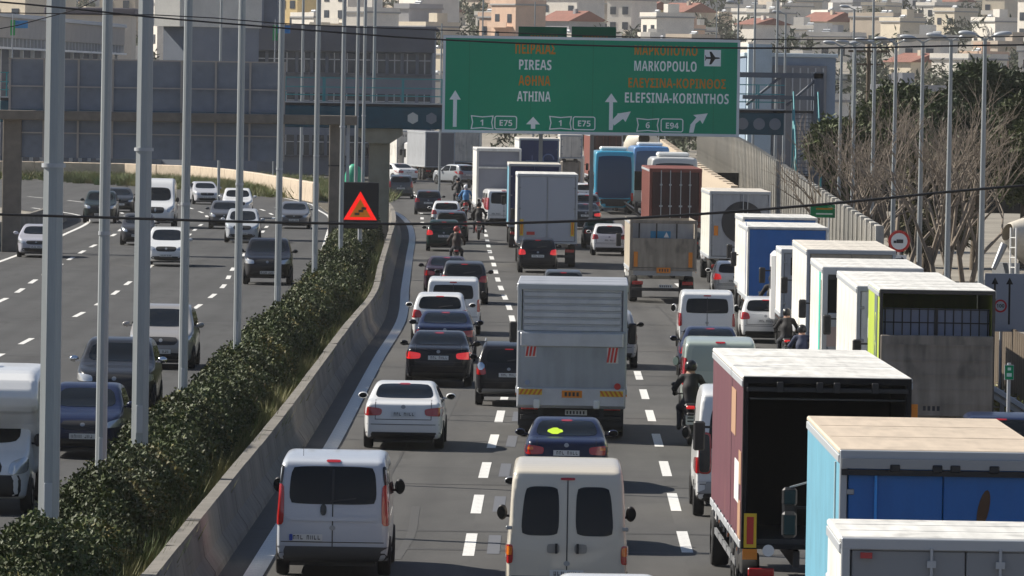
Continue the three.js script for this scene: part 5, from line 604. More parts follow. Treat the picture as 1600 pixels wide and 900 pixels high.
// ---------- masts in the median ----------
const mastMat = mat(0xffffff, 0.55, 0.25, { map: mottled([0.33, 0.355, 0.36], 0.2, 256, 2, 8) }), wood = mat([0.12, 0.09, 0.06], 0.9);
function mast(u, v, Z, r, h, sides, label, arm = 0) {
  const p = atZ(u, v, Z), o = thing('street_mast', label, 'pole', [p.x, 0.05, -Z], 0, 'masts standing in the hedge'), g = new THREE.CylinderGeometry(r * 0.8, r, h, sides, 1).toNonIndexed(); g.computeVertexNormals(); g.rotateY(Math.PI / sides); g.translate(0, h / 2, 0); mesh('shaft', g, mastMat, o);
  mesh('service_hatch', box(r * 0.7, 0.5, 0.02, 0, 1.9, r * 0.97, 0.006), M.galv, o); mesh('base_plate', box(r * 3.4, 0.05, r * 3.4, 0, 0.03, 0, 0.01), mastMat, o); mesh('collar', cyl(r * 1.06, r * 1.06, [0, h * 0.42, 0], [0, h * 0.42 + 0.06, 0], sides), M.galv, o); if (arm) mesh('lamp_arm', [cyl(0.05, 0.04, [0, h, 0], [arm, h + 0.5, 0], 6), box(0.8, 0.12, 0.3, arm * 1.2, h + 0.5, 0, 0.04)], M.galv, o); return o;
}
mast(75, 862, 102, 0.165, 16, 8, 'thick octagonal grey mast rising from the hedge beside the motorhome'); mast(218, 697, 126.6, 0.165, 16, 8, 'thick octagonal grey mast rising beside the dark grey off-roader');
for (const [u, v, Z, w] of [[157, 770, 115, 'slim grey mast between the two thick octagonal ones'], [285, 650, 143, 'slim grey mast with a yellow band past the second thick mast'], [370, 563, 171, 'slim grey mast passing the black off-roader'], [433, 510, 201, 'slim grey mast in the hedge near the sign gantry end'], [491, 455, 238, 'slim grey mast just before the gantry pillar']]) { const o = mast(u, v, Z, 0.098, 13, 10, w); if (u === 285) mesh('paint_band', cyl(0.1, 0.1, [0, 1.6, 0], [0, 1.7, 0], 10), T.yellow, o); }
for (const [u, v, Z, w] of [[532, 400, 262, 'slim mast behind the gantry pillar with dark straps'], [556, 270, 338, 'slim mast behind the warning display'], [567, 270, 346, 'weathered brown pole beside the footbridge pier'], [584, 150, 360, 'slim mast in front of the footbridge beam'], [471, 200, 420, 'slim mast by the grass verge under the gantry beam'], [345, 60, 430, 'slim mast behind the grey sign back']]) mast(u, v, Z, 0.1, 15, 8, w);

// ---------- sign gantry over the oncoming lanes, seen from behind ----------
const brown = mat(0xffffff, 0.75, 0.1, { map: mottled([0.19, 0.165, 0.135], 0.3, 256, 2, 6) }), ribM = mat([0.36, 0.33, 0.3], 0.7), signBack = mat(0xffffff, 0.6, 0, { map: mottled([0.17, 0.195, 0.235], 0.22, 256, 2.5, 5) });
{ const Zg = 322, ax = -22.95, L = 14.85, o = thing('sign_gantry', 'brown steel gantry carrying the back of a grey road sign', 'gantry', [ax, 0, -Zg]);
  mesh('pillar', box(0.72, 6.4, 0.6, L, 3.2, 0, 0.03), brown, o); mesh('pillar_brace', box(0.14, 6.3, 0.16, L + 0.5, 3.15, 0.1), M.galv, o); mesh('pillar', box(0.85, 6.4, 0.6, 0, 3.2, 0, 0.03), brown, o); mesh('beam', box(L + 4.2, 0.44, 0.5, L / 2 - 1.2, 6.28, 0.56, 0.03), brown, o); for (const y of [4.2, 1.6]) mesh('strap', box(0.79, 0.06, 0.66, L, y, 0), M.black, o);
  const x0 = -0.15, x1 = 12.4, n = 8, w = (x1 - x0) / n; for (let k = 0; k < n; k++) for (const [y0, y1] of [[7.62, 8.84], [6.55, 7.59], [5.5, 6.52], [4.35, 5.47]]) mesh('sign_panel', box(w - 0.02, y1 - y0, 0.05, x0 + w * (k + 0.5), (y0 + y1) / 2, 0.06, 0.006), signBack, o); for (let k = 0; k <= n; k++) mesh('panel_rib', box(0.09, 4.5, 0.1, x0 + w * k, 6.6, 0.14), ribM, o);
  for (const y of [8.86, 7.6, 5.48]) mesh('panel_rail', box(x1 - x0 + 0.2, 0.06, 0.07, (x0 + x1) / 2, y, 0.24), ribM, o);
}
// ---------- footbridge with the big green sign ----------
const bridgeBlue = mat(0xffffff, 0.55, 0.1, { map: mottled([0.005, 0.065, 0.1], 0.25, 256, 3, 6) }), tealRail = mat([0.05, 0.28, 0.3], 0.5), ZB = 356, s0 = F / ZB;
const bridge = thing('footbridge', 'dark blue steel footbridge with teal railing spanning both carriageways', 'footbridge', [0, 0, -ZB]);
{ const x0 = -26, x1 = 13.6; mesh('beam', box(x1 - x0, 1.1, 0.5, (x0 + x1) / 2, 6.25, 0, 0.03), bridgeBlue, bridge); mesh('beam', box(x1 - x0, 1.1, 0.5, (x0 + x1) / 2, 6.25, -2.6, 0.03), bridgeBlue, bridge); mesh('deck', box(x1 - x0, 0.14, 3.0, (x0 + x1) / 2, 6.88, -1.3), M.chassis, bridge); mesh('edge_rail', box(x1 - x0, 0.07, 0.1, (x0 + x1) / 2, 6.98, 0.22), M.galv, bridge);
  for (const z of [0.2, -2.8]) { for (let x = x0 + 0.3; x < x1; x += 2.0) mesh('railing_post', box(0.07, 1.25, 0.07, x, 7.6, z), tealRail, bridge); for (const y of [7.35, 7.75, 8.22]) mesh('railing_bar', box(x1 - x0, 0.05, 0.05, (x0 + x1) / 2, y, z), tealRail, bridge); for (let x = x0 + 0.3; x < x1; x += 0.25) { } }
  for (const u of [645, 674, 1160, 1186, 1211]) { const p = atZ(u, u < 800 ? 186 : 198, ZB - 0.3), g = disc(0.3, 0.03, p.x, 6.25, 0.27, u < 800 ? 6 : 18); mesh('hexagon_plate', g, mat(u === 645 ? [0.55, 0.54, 0.5] : [0.2, 0.22, 0.25], 0.6), bridge); }
  const pier = mat(0xffffff, 0.9, 0, { map: mottled([0.3, 0.265, 0.2], 0.25, 256, 3, 6) }); const px = atZ(592, 240, ZB).x; mesh('pier', box(1.05, 5.2, 1.2, px, 2.6, -1.3, 0.05), pier, bridge); { const sh = new THREE.Shape([[-1.15, 0.75], [1.15, 0.75], [1.15, 0.4], [0.55, 0], [-0.55, 0], [-1.15, 0.4]].map(([a, b]) => new THREE.Vector2(a, b))); mesh('pier_cap', plain(new THREE.ExtrudeGeometry(sh, { depth: 2.6, bevelEnabled: false })).translate(px, 4.95, -2.6), pier, bridge); }
  // steel portal and stair at the roadside end
  const e0 = atZ(1160, 150, ZB).x, e1 = atZ(1279, 150, ZB).x, sf = mat([0.11, 0.13, 0.16], 0.6), fr = (g) => mesh('portal_frame', g, sf, bridge);
  fr(box(e1 - e0 + 0.4, 0.26, 0.3, (e0 + e1) / 2, 8.72, 0.1)); fr(box(e1 - e0, 0.2, 0.2, (e0 + e1) / 2, 7.6, 0.35)); fr(box(0.5, 8.9, 0.5, e1, 4.45, 0.0)); fr(box(0.5, 8.9, 0.5, e1, 4.45, -2.6)); fr(box(0.2, 2.0, 0.2, (e0 + e1) / 2 + 0.1, 7.7, 0.1)); for (const [a, b] of [[e0 + 0.2, (e0 + e1) / 2], [(e0 + e1) / 2 + 0.3, e1]]) fr(cyl(0.08, 0.08, [a, 7.2, 0.1], [b, 8.65, 0.1], 6)); mesh('deck', box(2.2, 0.14, 3, e1 - 1.2, 6.885, -1.3), M.chassis, bridge);
  const sx = atZ(1257, 200, ZB).x; for (let k = 0; k < 16; k++) mesh('stair_tread', box(1.15, 0.06, 0.3, sx, 6.75 - k * 0.2, 1.0 + k * 0.28), sf, bridge); for (const s of [-1, 1]) { mesh('stair_stringer', cyl(0.06, 0.06, [sx + s * 0.62, 6.9, 0.8], [sx + s * 0.62, 3.5, 5.6], 6), tealRail, bridge); mesh('stair_rail', [cyl(0.035, 0.035, [sx + s * 0.62, 7.9, 0.8], [sx + s * 0.62, 4.5, 5.6], 6), cyl(0.05, 0.05, [sx + s * 0.62, 0, 5.6], [sx + s * 0.62, 4.5, 5.6], 6), cyl(0.05, 0.05, [sx + s * 0.62, 4, 0.8], [sx + s * 0.62, 7.9, 0.8], 6)], tealRail, bridge); }
}
function board(name, label, cat, x, y, z, w, h, px, draw, turn = 0, parent, extra = {}) {   // flat printed board with a thin edge and back
  const c = document.createElement('canvas'); c.width = px; c.height = Math.round(px * h / w); const g = c.getContext('2d'); draw(g, c.width, c.height); const t = new THREE.CanvasTexture(c); t.colorSpace = THREE.SRGBColorSpace; t.magFilter = THREE.LinearFilter;
  const o = thing(name, label, cat, [x, y, z], turn); mesh('panel', box(w, h, 0.06, 0, 0, -0.034), M.galv, o); const pg = new THREE.PlaneGeometry(w - 0.02, h - 0.02); mesh('face', pg, new THREE.MeshPhysicalMaterial({ roughness: 0.8, specularIntensity: 0.3, map: t, ...extra }), o); return o;
}
{ const a = atZ(691, 55, ZB - 0.9), b = atZ(1156, 214, ZB - 0.9), w = b.x - a.x - 0.1, y1 = (a.y + atZ(1157, 62, ZB - 0.9).y) / 2, y0 = (b.y + atZ(691, 207, ZB - 0.9).y) / 2, h = y1 - y0;
  const o = board('road_sign', 'huge green motorway direction sign in Greek and Latin lettering on the footbridge', 'road sign', (a.x + b.x) / 2, (y0 + y1) / 2, -ZB + 0.9, w, h, 2048, (g, W, H) => {
    const k = W / 466; g.fillStyle = '#008f6e'; g.fillRect(0, 0, W, H); g.fillStyle = '#008060'; for (const x of [41, 138, 235, 330, 425]) g.fillRect(x * k, 0, 1.2 * k, H); g.strokeStyle = '#d0d8dc'; g.lineWidth = 4.2 * k; g.strokeRect(2 * k, 2 * k, W - 4 * k, H - 4 * k);
    const text = (s, x, y, w2, hh, col) => { g.save(); g.font = 'bold 100px sans-serif'; g.fillStyle = col; g.textBaseline = 'alphabetic'; const m = g.measureText(s).width; g.translate(x * k, y * k); g.scale(w2 * k / m, hh * k / 72); g.fillText(s, 0, 0); g.restore(); };
    const wh = '#dfe6e8', or = '#c87a1e'; text('ΠΕΙΡΑΙΑΣ', 112, 27, 65, 17, or); text('PIREAS', 118, 52, 53, 16, wh); text('ΑΘΗΝΑ', 119, 77, 50, 16, or); text('ATHINA', 117, 102, 53, 16, wh);
    text('ΜΑΡΚΟΠΟΥΛΟ', 299, 26, 101, 15, or); text('MARKOPOULO', 299, 51, 100, 16, wh); text('ΕΛΕΥΣΙΝΑ-ΚΟΡΙΝΘΟΣ', 290, 77, 155, 15, or); text('ELEFSINA-KORINTHOS', 285, 101, 165, 16, wh);
    g.fillStyle = wh; const pl = (pts) => { g.beginPath(); pts.forEach(([x, y], i) => (i ? g.lineTo(x * k, y * k) : g.moveTo(x * k, y * k))); g.closePath(); g.fill(); };
    pl([[20, 86], [29, 101], [23, 101], [23, 144], [17, 144], [17, 101], [11, 101]]); pl([[143, 126], [154, 138], [146.5, 138], [146.5, 145], [139.5, 145], [139.5, 138], [132, 138]]); pl([[265, 87], [275, 101], [268, 101], [268, 128], [277, 118], [281, 122], [269, 136], [268, 145], [262, 145], [262, 101], [255, 101]]); pl([[274, 119], [296, 115], [288, 132], [284, 127], [270, 138], [268, 132], [280, 122]]); pl([[394, 119], [417, 116], [409, 133], [405, 127], [398, 133], [395, 147], [388, 147], [390, 134], [399, 123]]);
    const plate = (x, y, w2, s, hex) => { g.strokeStyle = wh; g.lineWidth = 1.8 * k; g.beginPath(); if (hex) { const q = [[0, 0], [w2 * 0.5, 1.5], [w2, 0], [w2 - 2, 10], [w2, 20], [w2 * 0.5, 18.5], [0, 20], [2, 10]]; q.forEach(([p, r], i) => (i ? g.lineTo((x + p) * k, (y + r) * k) : g.moveTo((x + p) * k, (y + r) * k))); g.closePath(); } else g.roundRect(x * k, y * k, w2 * k, 20 * k, 3 * k); g.stroke(); g.font = 'bold ' + 13 * k + 'px sans-serif'; g.fillStyle = wh; g.textAlign = 'center'; g.fillText(s, (x + w2 / 2) * k, (y + 15) * k); g.textAlign = 'left'; };
    plate(46, 126, 34, '1', 1); plate(83, 126, 34, 'E75'); plate(169, 125, 34, '1', 1); plate(206, 125, 34, 'E75'); plate(306, 126, 34, '6', 1); plate(344, 126, 34, 'E94');
    g.fillStyle = '#dfe6e8'; g.fillRect(410 * k, 16 * k, 26 * k, 26 * k); g.fillStyle = '#10151a'; pl([[413, 27.5], [420, 27.5], [418, 19], [421, 19], [427, 27.5], [433, 28], [435, 29], [433, 30], [427, 30.5], [421, 39], [418, 39], [420, 30.5], [413, 30.5], [411.5, 33.5], [411, 33.5], [411.8, 29], [411, 24.5], [411.5, 24.5]]);
  });
  mesh('support_bracket', [-6, -3, 0, 3, 6].map((x) => box(0.16, h - 0.4, 0.5, x, 0, -0.32)), M.steel, o);
  for (const [u0_, u1_, w2] of [[810, 886, 'MARKOPOULO'], [893, 963, 'ATHINA']]) { const p = atZ(u0_, 41, ZB + 4), q = atZ(u1_, 41, ZB + 4), W = q.x - p.x; const s = board('road_sign', 'narrow green sign showing its top edge over the huge one, ' + (u0_ < 850 ? 'wider of the pair' : 'slimmer of the pair'), 'road sign', (p.x + q.x) / 2, p.y - 1.1, -ZB - 4, W, 2.2, 256, (g, a2, b2) => { g.fillStyle = '#00573d'; g.fillRect(0, 0, a2, b2); g.fillStyle = '#8a5a22'; for (let i = 0; i < 9; i++) g.fillRect(a2 * (0.25 + i * 0.065), b2 * 0.2, a2 * 0.045, b2 * 0.05); }); mesh('post', box(0.2, p.y - 1, 0.2, 0, -(p.y - 1) / 2 , -0.2), M.steel, s); }
}
// ---------- variable message display ----------
{ const p = atZ(563, 325, 288), o = thing('warning_display', 'black roadside display with a glowing red triangle and queue symbol', 'display', [p.x, 0.05, -288]);
  mesh('post', cyl(0.09, 0.09, [0, 0, -0.15], [0, 3.7, -0.15], 8), M.galv, o); mesh('cabinet', box(1.5, 1.9, 0.25, 0, 2.95, 0, 0.03), mat([0.012, 0.013, 0.016], 0.7), o);
  const tri = (r, y, z) => { const s = new THREE.Shape([[-r, -r * 0.62], [r, -r * 0.62], [0, r * 1.1]].map(([a, b]) => new THREE.Vector2(a, b))); return plain(new THREE.ExtrudeGeometry(s, { depth: 0.012, bevelEnabled: false })).translate(0, y, z); };
  const led = (c, i) => mat([0.05, 0.01, 0.01], 0.8, 0, { emissive: rgb(...c), emissiveIntensity: i }); mesh('red_triangle', tri(0.68, 2.78, 0.127), led([1, 0.015, 0.008], 0.62), o); mesh('amber_field', tri(0.43, 2.74, 0.142), led([0.5, 0.17, 0.004], 0.3), o); mesh('queue_symbol', [[-0.13, 2.6], [0.03, 2.72], [0.15, 2.83]].map(([x, y]) => box(0.2, 0.1, 0.012, x, y, 0.162)), M.black, o);
}
// ---------- roadside wall, guard rail, signs ----------
const panelC = mat(0xffffff, 0.9, 0, { map: streaky([0.3, 0.275, 0.235], 0.4).map }), panelD = mat(0xffffff, 0.9, 0, { map: streaky([0.2, 0.2, 0.2], 0.3).map }), panelT = [[0.46, 0.44, 0.4], [0.41, 0.395, 0.36], [0.35, 0.34, 0.31]].map((c) => streaky(c, 0.4, 0.9)), fenceB = streaky([0.1, 0.075, 0.05], 0.4);
{ const o = thing('noise_wall', 'ribbed concrete noise wall along the slow lane behind the lamp posts', 'wall');
  for (let z = 236; z < 620; z += 4) { const xa = wallR(z) + 0.4, xb = wallR(z + 4) + 0.4, L = Math.hypot(xb - xa, 4), gate = z > 350 && z < 358, h = curve([[236, 3.5], [337, 4.2], [455, 4.8], [620, 5]])(z), g = [box(L - 0.04, h, 0.16, 0, h / 2, 0)]; if (!gate) for (let k = 0; k < 8; k++) g.push(box(0.14, h - 0.1, 0.07, -L / 2 + (k + 0.5) * L / 8, h / 2, -0.1)); const m = mesh('wall_panel', g, gate ? panelD : panelT[Math.floor(hash(z, 3, 1) * 3)], o); m.position.set((xa + xb) / 2, 0, -z - 2); m.rotation.y = Math.atan2(4, xb - xa); { const q = mesh('wall_post', box(0.24, h + 0.06, 0.2, 0, h / 2, 0), panelT[1], o); q.position.set(xa - 0.08, 0, -z); } }
  const rw = thing('retaining_wall', 'sandy concrete ramp wall between the coach and the noise wall', 'wall'); for (let z = 392; z < 540; z += 6) { const h0_ = lerp(2.6, 4.0, (z - 392) / 148); mesh('wall_block', profileRun([[-0.2, 0], [-0.2, h0_], [0.2, h0_], [0.2, 0]], curve([[392, 12.3], [450, 11.8], [540, 11.4]]), z, z + 5.97, 1), palec, rw); }
  const f = thing('board_fence', 'dark brown upright board fence beside the arrow board', 'fence'); for (let z = 120; z < 192; z += 0.8) { const m = mesh('board', box(0.06, 1.9 + rr(-0.05, 0.05), 0.72, wallR(z) + 1.3, 0.95, -z), fenceB, f); }
  const gr = thing('guard_rail', 'galvanised steel guard rail below the board fence', 'guard rail'); for (let z = 80; z < 192; z += 4) { mesh('rail_section', profileRun([[0, 0.5], [-0.06, 0.56], [0, 0.63], [0, 0.68], [-0.06, 0.74], [0, 0.82], [0.03, 0.82], [0.03, 0.5]], (q) => wallR(q) + 0.1, z, z + 3.97, 1), M.galv, gr); mesh('rail_post', box(0.1, 0.8, 0.14, wallR(z) + 0.2, 0.4, -z), M.galv, gr); }
  const bl = []; for (let k = 0; k < 900; k++) { const z = rr(100, 190); bl.push([wallR(z) + rr(0.35, 1.2), 0.05 + rr(0, 0.15), -z, rr(0.6, 1.3), rgb(rr(0.12, 0.22), rr(0.13, 0.18), 0.05)]); } tag(scatter('scrub', spray(9, 0.12, 0.14, 0.4), leafMat, bl, scene), 'dry scrub growing between guard rail and board fence', 'scrub').userData.kind = 'stuff';
}
const steelPost = (o, h, x = 0, z = -0.1) => mesh('post', cyl(0.04, 0.04, [x, -h, z], [x, 0.2, z], 8), M.galv, o);
{ const p = atZ(1577, 473, 184), o = board('lane_sign', 'white lane arrow board with red ringed speed limit by the board fence', 'road sign', p.x, p.y, -184, 1.3, 1.52, 256, (g, W, H) => { g.fillStyle = '#8d929c'; g.fillRect(0, 0, W, H); g.fillStyle = '#101216'; for (const x of [0.2, 0.5, 0.86]) { g.fillRect(W * x - 5, H * 0.14, 10, H * 0.74); g.beginPath(); g.moveTo(W * x, H * 0.06); g.lineTo(W * x + 18, H * 0.18); g.lineTo(W * x - 18, H * 0.18); g.fill(); } for (const [x, s] of [[0.32, '100'], [0.98, '80']]) { g.beginPath(); g.arc(W * x, H * 0.56, 34, 0, 7); g.fillStyle = '#a3202a'; g.fill(); g.beginPath(); g.arc(W * x, H * 0.56, 25, 0, 7); g.fillStyle = '#9aa0a6'; g.fill(); g.fillStyle = '#15181c'; g.font = 'bold 26px sans-serif'; g.textAlign = 'center'; g.fillText(s, W * x, H * 0.56 + 9); } }); steelPost(o, p.y - 0.01, -0.2); steelPost(o, p.y - 0.01, 0.2); }
{ const p = atZ(1405, 377, 231), o = thing('round_sign', 'round red ringed no-lorries sign on a post before the noise wall', 'road sign', [p.x, p.y, -231]); mesh('disc', disc(0.36, 0.03, 0, 0, 0, 28), T.redp, o); mesh('face', disc(0.27, 0.012, 0, 0, 0.022, 28), M.white, o); mesh('lorry_symbol', [box(0.22, 0.12, 0.008, 0.02, 0.0, 0.033), box(0.09, 0.08, 0.008, -0.14, -0.02, 0.033)], M.ink, o); mesh('arrow_plate', box(0.5, 0.26, 0.02, 0, -0.58, 0), M.white, o); mesh('arrow', [box(0.26, 0.04, 0.008, -0.03, -0.58, 0.015), geom([0.08, -0.5, 0.018, 0.08, -0.66, 0.018, 0.19, -0.58, 0.018])], M.ink, o); steelPost(o, p.y - 0.01); }
{ const p = atZ(1292, 330, 274), o = board('direction_sign', 'small green sign on a bent post in front of the noise wall', 'road sign', p.x - 0.1, p.y, -274, 1.1, 0.52, 128, (g, W, H) => { g.fillStyle = '#0a6a45'; g.fillRect(0, 0, W, H); g.fillStyle = '#8f6a24'; g.fillRect(W * 0.2, H * 0.25, W * 0.6, H * 0.14); g.fillStyle = '#a9b8b4'; g.fillRect(W * 0.2, H * 0.65, W * 0.6, H * 0.12); }); steelPost(o, p.y - 0.01, 0.2); }
{ const p = atZ(1577, 582, 150), o = board('marker_sign', 'small green and white kilometre marker in front of the board fence', 'road sign', p.x, p.y, -150, 0.2, 0.32, 64, (g, W, H) => { g.fillStyle = '#12905f'; g.fillRect(0, 0, W, H); g.fillStyle = '#cfe6dc'; g.fillRect(W * 0.2, H * 0.55, W * 0.6, H * 0.25); g.fillRect(W * 0.3, H * 0.15, W * 0.4, H * 0.2); }); steelPost(o, p.y - 0.01); }
{ const p = atZ(553, 250, 395), o = thing('bin_container', 'round green recycling bell on the verge behind the warning display', 'bin', [p.x, 0, -395]); const g = new THREE.LatheGeometry([[0.5, 0], [0.62, 0.5], [0.62, 1.9], [0.45, 2.5], [0.15, 2.75], [0, 2.78]].map(([a, b]) => new THREE.Vector2(a, b)), 16); mesh('shell', plain(g).scale(0.8, 0.75, 0.8).translate(0, 1.35, 0), mat([0.02, 0.35, 0.2], 0.5), o); mesh('plinth', box(1.1, 1.36, 1.1, 0, 0.68, 0), concrete, o); }
// twin-arm lamp posts beyond the slow lane
function lampPost(x, z, h, label, twin = true, lean = 0) {
  const o = thing('street_lamp', label, 'street lamp', [x, 0, -z], lean, 'lamp posts beside the noise wall'); mesh('post', cyl(0.11, 0.06, [0, 0, 0], [0, h, 0], 10), mastMat, o);
  for (const s of twin ? [-1, 1] : [-1]) { mesh('arm', cyl(0.035, 0.03, [0, h - 0.05, 0], [s * 0.3, h + 0.1, 0], 6), mastMat, o); const sh = new THREE.SphereGeometry(1, 12, 8).scale(0.3, 0.1, 0.15).rotateZ(s * 0.12).translate(s * 0.55, h + 0.13, 0); mesh('lamp_head', plain(sh), M.galv, o); } return o;
}
[[1539, 220], [1486, 236], [1442, 253], [1400, 271], [1367, 286], [1336, 304], [1315, 320]].forEach(([u, z], i) => lampPost(atZ(u, 80, z).x, z, 9.75 + i * 0.05, ['twin headed lamp post beside the pale mixer drum', 'twin headed lamp post rising through the leafless tree', 'twin headed lamp post by the round no-lorries sign', 'twin headed lamp post above the beige truck', 'twin headed lamp post above the small green sign', 'twin headed lamp post near the end of the dark pines', 'twin headed lamp post just past the footbridge stair'][i]));
for (const [u, v, z, w] of [[1335, 14, 400, 'tall single armed lamp post above the dark pines'], [1228, 22, 430, 'tall single armed lamp post beside the pale blue warehouse'], [1154, 6, 480, 'tall single armed lamp post beyond the big sign']]) { const p = atZ(u, v, z); lampPost(p.x, z, p.y, w, false); }
for (const [u, v, z, w] of [[1215, 60, 420, 'thin bare pole near the footbridge stair'], [1180, 60, 450, 'thin bare pole behind the portal frame'], [1365, 80, 420, 'thin bare pole behind the pines']]) { const p = atZ(u, 20, z), o = thing('thin_pole', w, 'pole', [p.x, 0, -z]); mesh('shaft', cyl(0.09, 0.06, [0, 0, 0], [0, p.y + 8, 0], 8), mastMat, o); }
{ const z = 380, p = atZ(1340, 80, z), o = thing('utility_pole', 'wooden utility pole with a cross arm behind the lamp heads', 'pole', [p.x + 0.6, 0, -z]); mesh('shaft', cyl(0.14, 0.1, [0, 0, 0], [0, p.y + 0.4, 0], 8), wood, o); mesh('cross_arm', [box(2.2, 0.12, 0.12, 0, p.y, 0), box(1.6, 0.1, 0.1, 0, p.y - 0.7, 0)], wood, o); }
// overhead cables strung across the road on wooden poles outside the view
{ const zc = 62; for (const s of [-1, 1]) { const o = thing('utility_pole', s < 0 ? 'wooden cable pole on the oncoming side of the road' : 'wooden cable pole on the slow lane side', 'pole', [s * 24, 0, -zc]); mesh('shaft', cyl(0.16, 0.12, [0, 0, 0], [0, 10.5, 0], 8), wood, o); mesh('cross_arm', box(0.12, 0.12, 1.4, 0, 9, 0), wood, o); }
  const cable = (pts, r, label, za) => { const P = pts.map(([u, v]) => atZ(u, v, za)), A = P[0], B = P[P.length - 1], s0_ = (P[1].y - A.y) / (P[1].x - A.x), s1 = (B.y - P[P.length - 2].y) / (B.x - P[P.length - 2].x); P.unshift(new THREE.Vector3(-24, A.y + s0_ * (-24 - A.x) * 0.6, -za)); P.push(new THREE.Vector3(24, B.y + s1 * (24 - B.x) * 0.6, -za)); const t = new THREE.TubeGeometry(new THREE.CatmullRomCurve3(P, false, 'centripetal'), 90, r, 5); tag(mesh('overhead_cable', plain(t), M.black), label, 'cable'); };
  cable([[0, 335], [200, 341], [400, 347], [640, 350], [860, 347], [1100, 334], [1300, 318], [1600, 290]], 0.0125, 'thick black cable sagging across the traffic below the signs', zc);
  cable([[0, 3], [240, 27], [420, 42], [690, 62], [1000, 73], [1300, 75], [1600, 70]], 0.008, 'thin black cable crossing the top of the big green sign', zc - 0.4); cable([[0, 20], [285, 25], [460, 38], [690, 47], [1000, 58], [1300, 62], [1600, 57]], 0.005, 'thinner upper cable just above the big green sign', zc + 0.4); cable([[0, 45], [110, 18], [180, -12], [240, -40]], 0.005, 'thin cable rising steeply beside the thick mast', zc + 0.8);
}
// ---------- trees ----------
const bark = mat([0.11, 0.085, 0.06], 0.9), greyBark = mat([0.22, 0.18, 0.14], 0.9);
function branches(a, d, len, r, lvl, out, spread, max) {
  const b = a.clone().addScaledVector(d, len); out.push(cyl(r, r * 0.68, a.toArray(), b.toArray(), lvl < 2 ? 7 : lvl < 4 ? 5 : 4)); if (lvl >= max) { out.tips?.push(b); return; }
  const n = lvl === 0 ? 3 : rnd() < 0.22 ? 3 : rnd() < 0.12 ? 1 : 2; for (let i = 0; i < n; i++) { const q = d.clone().add(new THREE.Vector3(rr(-1, 1), rr(-0.25, 0.8), rr(-1, 1)).multiplyScalar(spread)).normalize(); branches(a.clone().lerp(b, rr(0.65, 1)), q, len * rr(0.62, 0.88), r * 0.62, lvl + 1, out, spread, max); }
}
function bareTree(x, z, label, h) { const o = thing('bare_tree', label, 'tree', [x, 0, -z], 0, 'leafless trees behind the trucks'); const t = []; for (let k = 0; k < 3; k++) { const l = []; branches(new THREE.Vector3(rr(-0.3, 0.3), 0, rr(-0.2, 0.2)), new THREE.Vector3(rr(-0.3, 0.3), 1, rr(-0.25, 0.25)).normalize(), h * 0.25, 0.12, 0, l, 0.72, 6); t.push(...l.slice(1)); mesh('trunk', l[0], greyBark, o); } mesh('crown', t, greyBark, o).userData.kind = 'stuff'; return o; }
const bxT = atZ(1440, 300, 262).x; bareTree(bxT, 252, 'leafless tree with tangled pale branches in front of the dark pines', 10.2); bareTree(bxT + 1.9, 268, 'leafless tree with tangled pale branches beside the mixer drum', 9.6); bareTree(bxT - 1.6, 274, 'leafless tree with tangled pale branches over the noise wall', 8.4); bareTree(bxT - 1.1, 292, 'leafless tree with tangled branches close behind the noise wall posts', 8.6); bareTree(bxT + 0.8, 284, 'leafless tree with tangled branches deep among the pines', 10);
const pineSpray = spray(26, 0.34, 0.34, 0.26);
function crownTree(x, z, h, rx, ry, cy, label, n, col, name = 'pine_tree', sc = 1, group, y0 = 0) {
  const o = thing(name, label, 'tree', [x, y0, -z], 0, group); mesh('trunk', cyl(0.26 * sc, 0.15 * sc, [0, 0, 0], [rr(-0.2, 0.2), cy, 0], 8), bark, o); const lobes = []; for (let k = 0; k < 9; k++) lobes.push([rr(-0.75, 0.75) * rx, cy + rr(-0.65, 0.75) * ry, rr(-0.7, 0.7) * rx, rr(0.3, 0.5) * Math.min(rx, ry) * 1.15]);
  const br = lobes.map((l) => cyl(0.1 * sc, 0.04 * sc, [0, cy * 0.6, 0], l.slice(0, 3), 5)); mesh('limbs', br, bark, o); const list = [];
  for (let k = 0; k < n; k++) { const l = pick(lobes), d = new THREE.Vector3(rr(-1, 1), rr(-1, 1), rr(-1, 1)).normalize(), r = l[3] * Math.cbrt(rr(0.3, 1)), g = rr(0.6, 1.35); list.push([l[0] + d.x * r, l[1] + d.y * r * 0.8, l[2] + d.z * r, sc * rr(0.7, 1.3), rgb(col[0] * g * 1.35, col[1] * g * 1.35, col[2] * g * 1.2)]); }
  scatter('crown', pineSpray, leafMat, list, o).userData.kind = 'stuff'; return o;
}
const pg = 'dark trees behind the noise wall';
crownTree(16.8, 324, 11, 2.6, 2.7, 5.2, 'bushy dark green pine beside the footbridge stair', 2600, [0.055, 0.07, 0.024], 'pine_tree', 1, pg); crownTree(18.9, 326, 11, 2.8, 2.9, 6.0, 'broad dark pine behind the leafless tree', 2800, [0.045, 0.06, 0.022], 'pine_tree', 1, pg); crownTree(20.9, 318, 12, 2.6, 3.4, 7.2, 'tall dark pine reaching the lamp heads', 2800, [0.035, 0.05, 0.02], 'pine_tree', 1, pg); crownTree(23.4, 322, 12, 2.6, 3.8, 7.0, 'tallest dark pine at the end of the row', 2600, [0.035, 0.05, 0.02], 'pine_tree', 1, pg); crownTree(21.9, 296, 9, 1.8, 2.4, 5.6, 'olive green pine beside the mixer truck', 1500, [0.05, 0.062, 0.022], 'pine_tree', 1, pg); crownTree(17.6, 300, 8, 1.8, 1.8, 3.2, 'low brownish bush tree over the noise wall', 1100, [0.07, 0.065, 0.03], 'pine_tree', 1, pg);

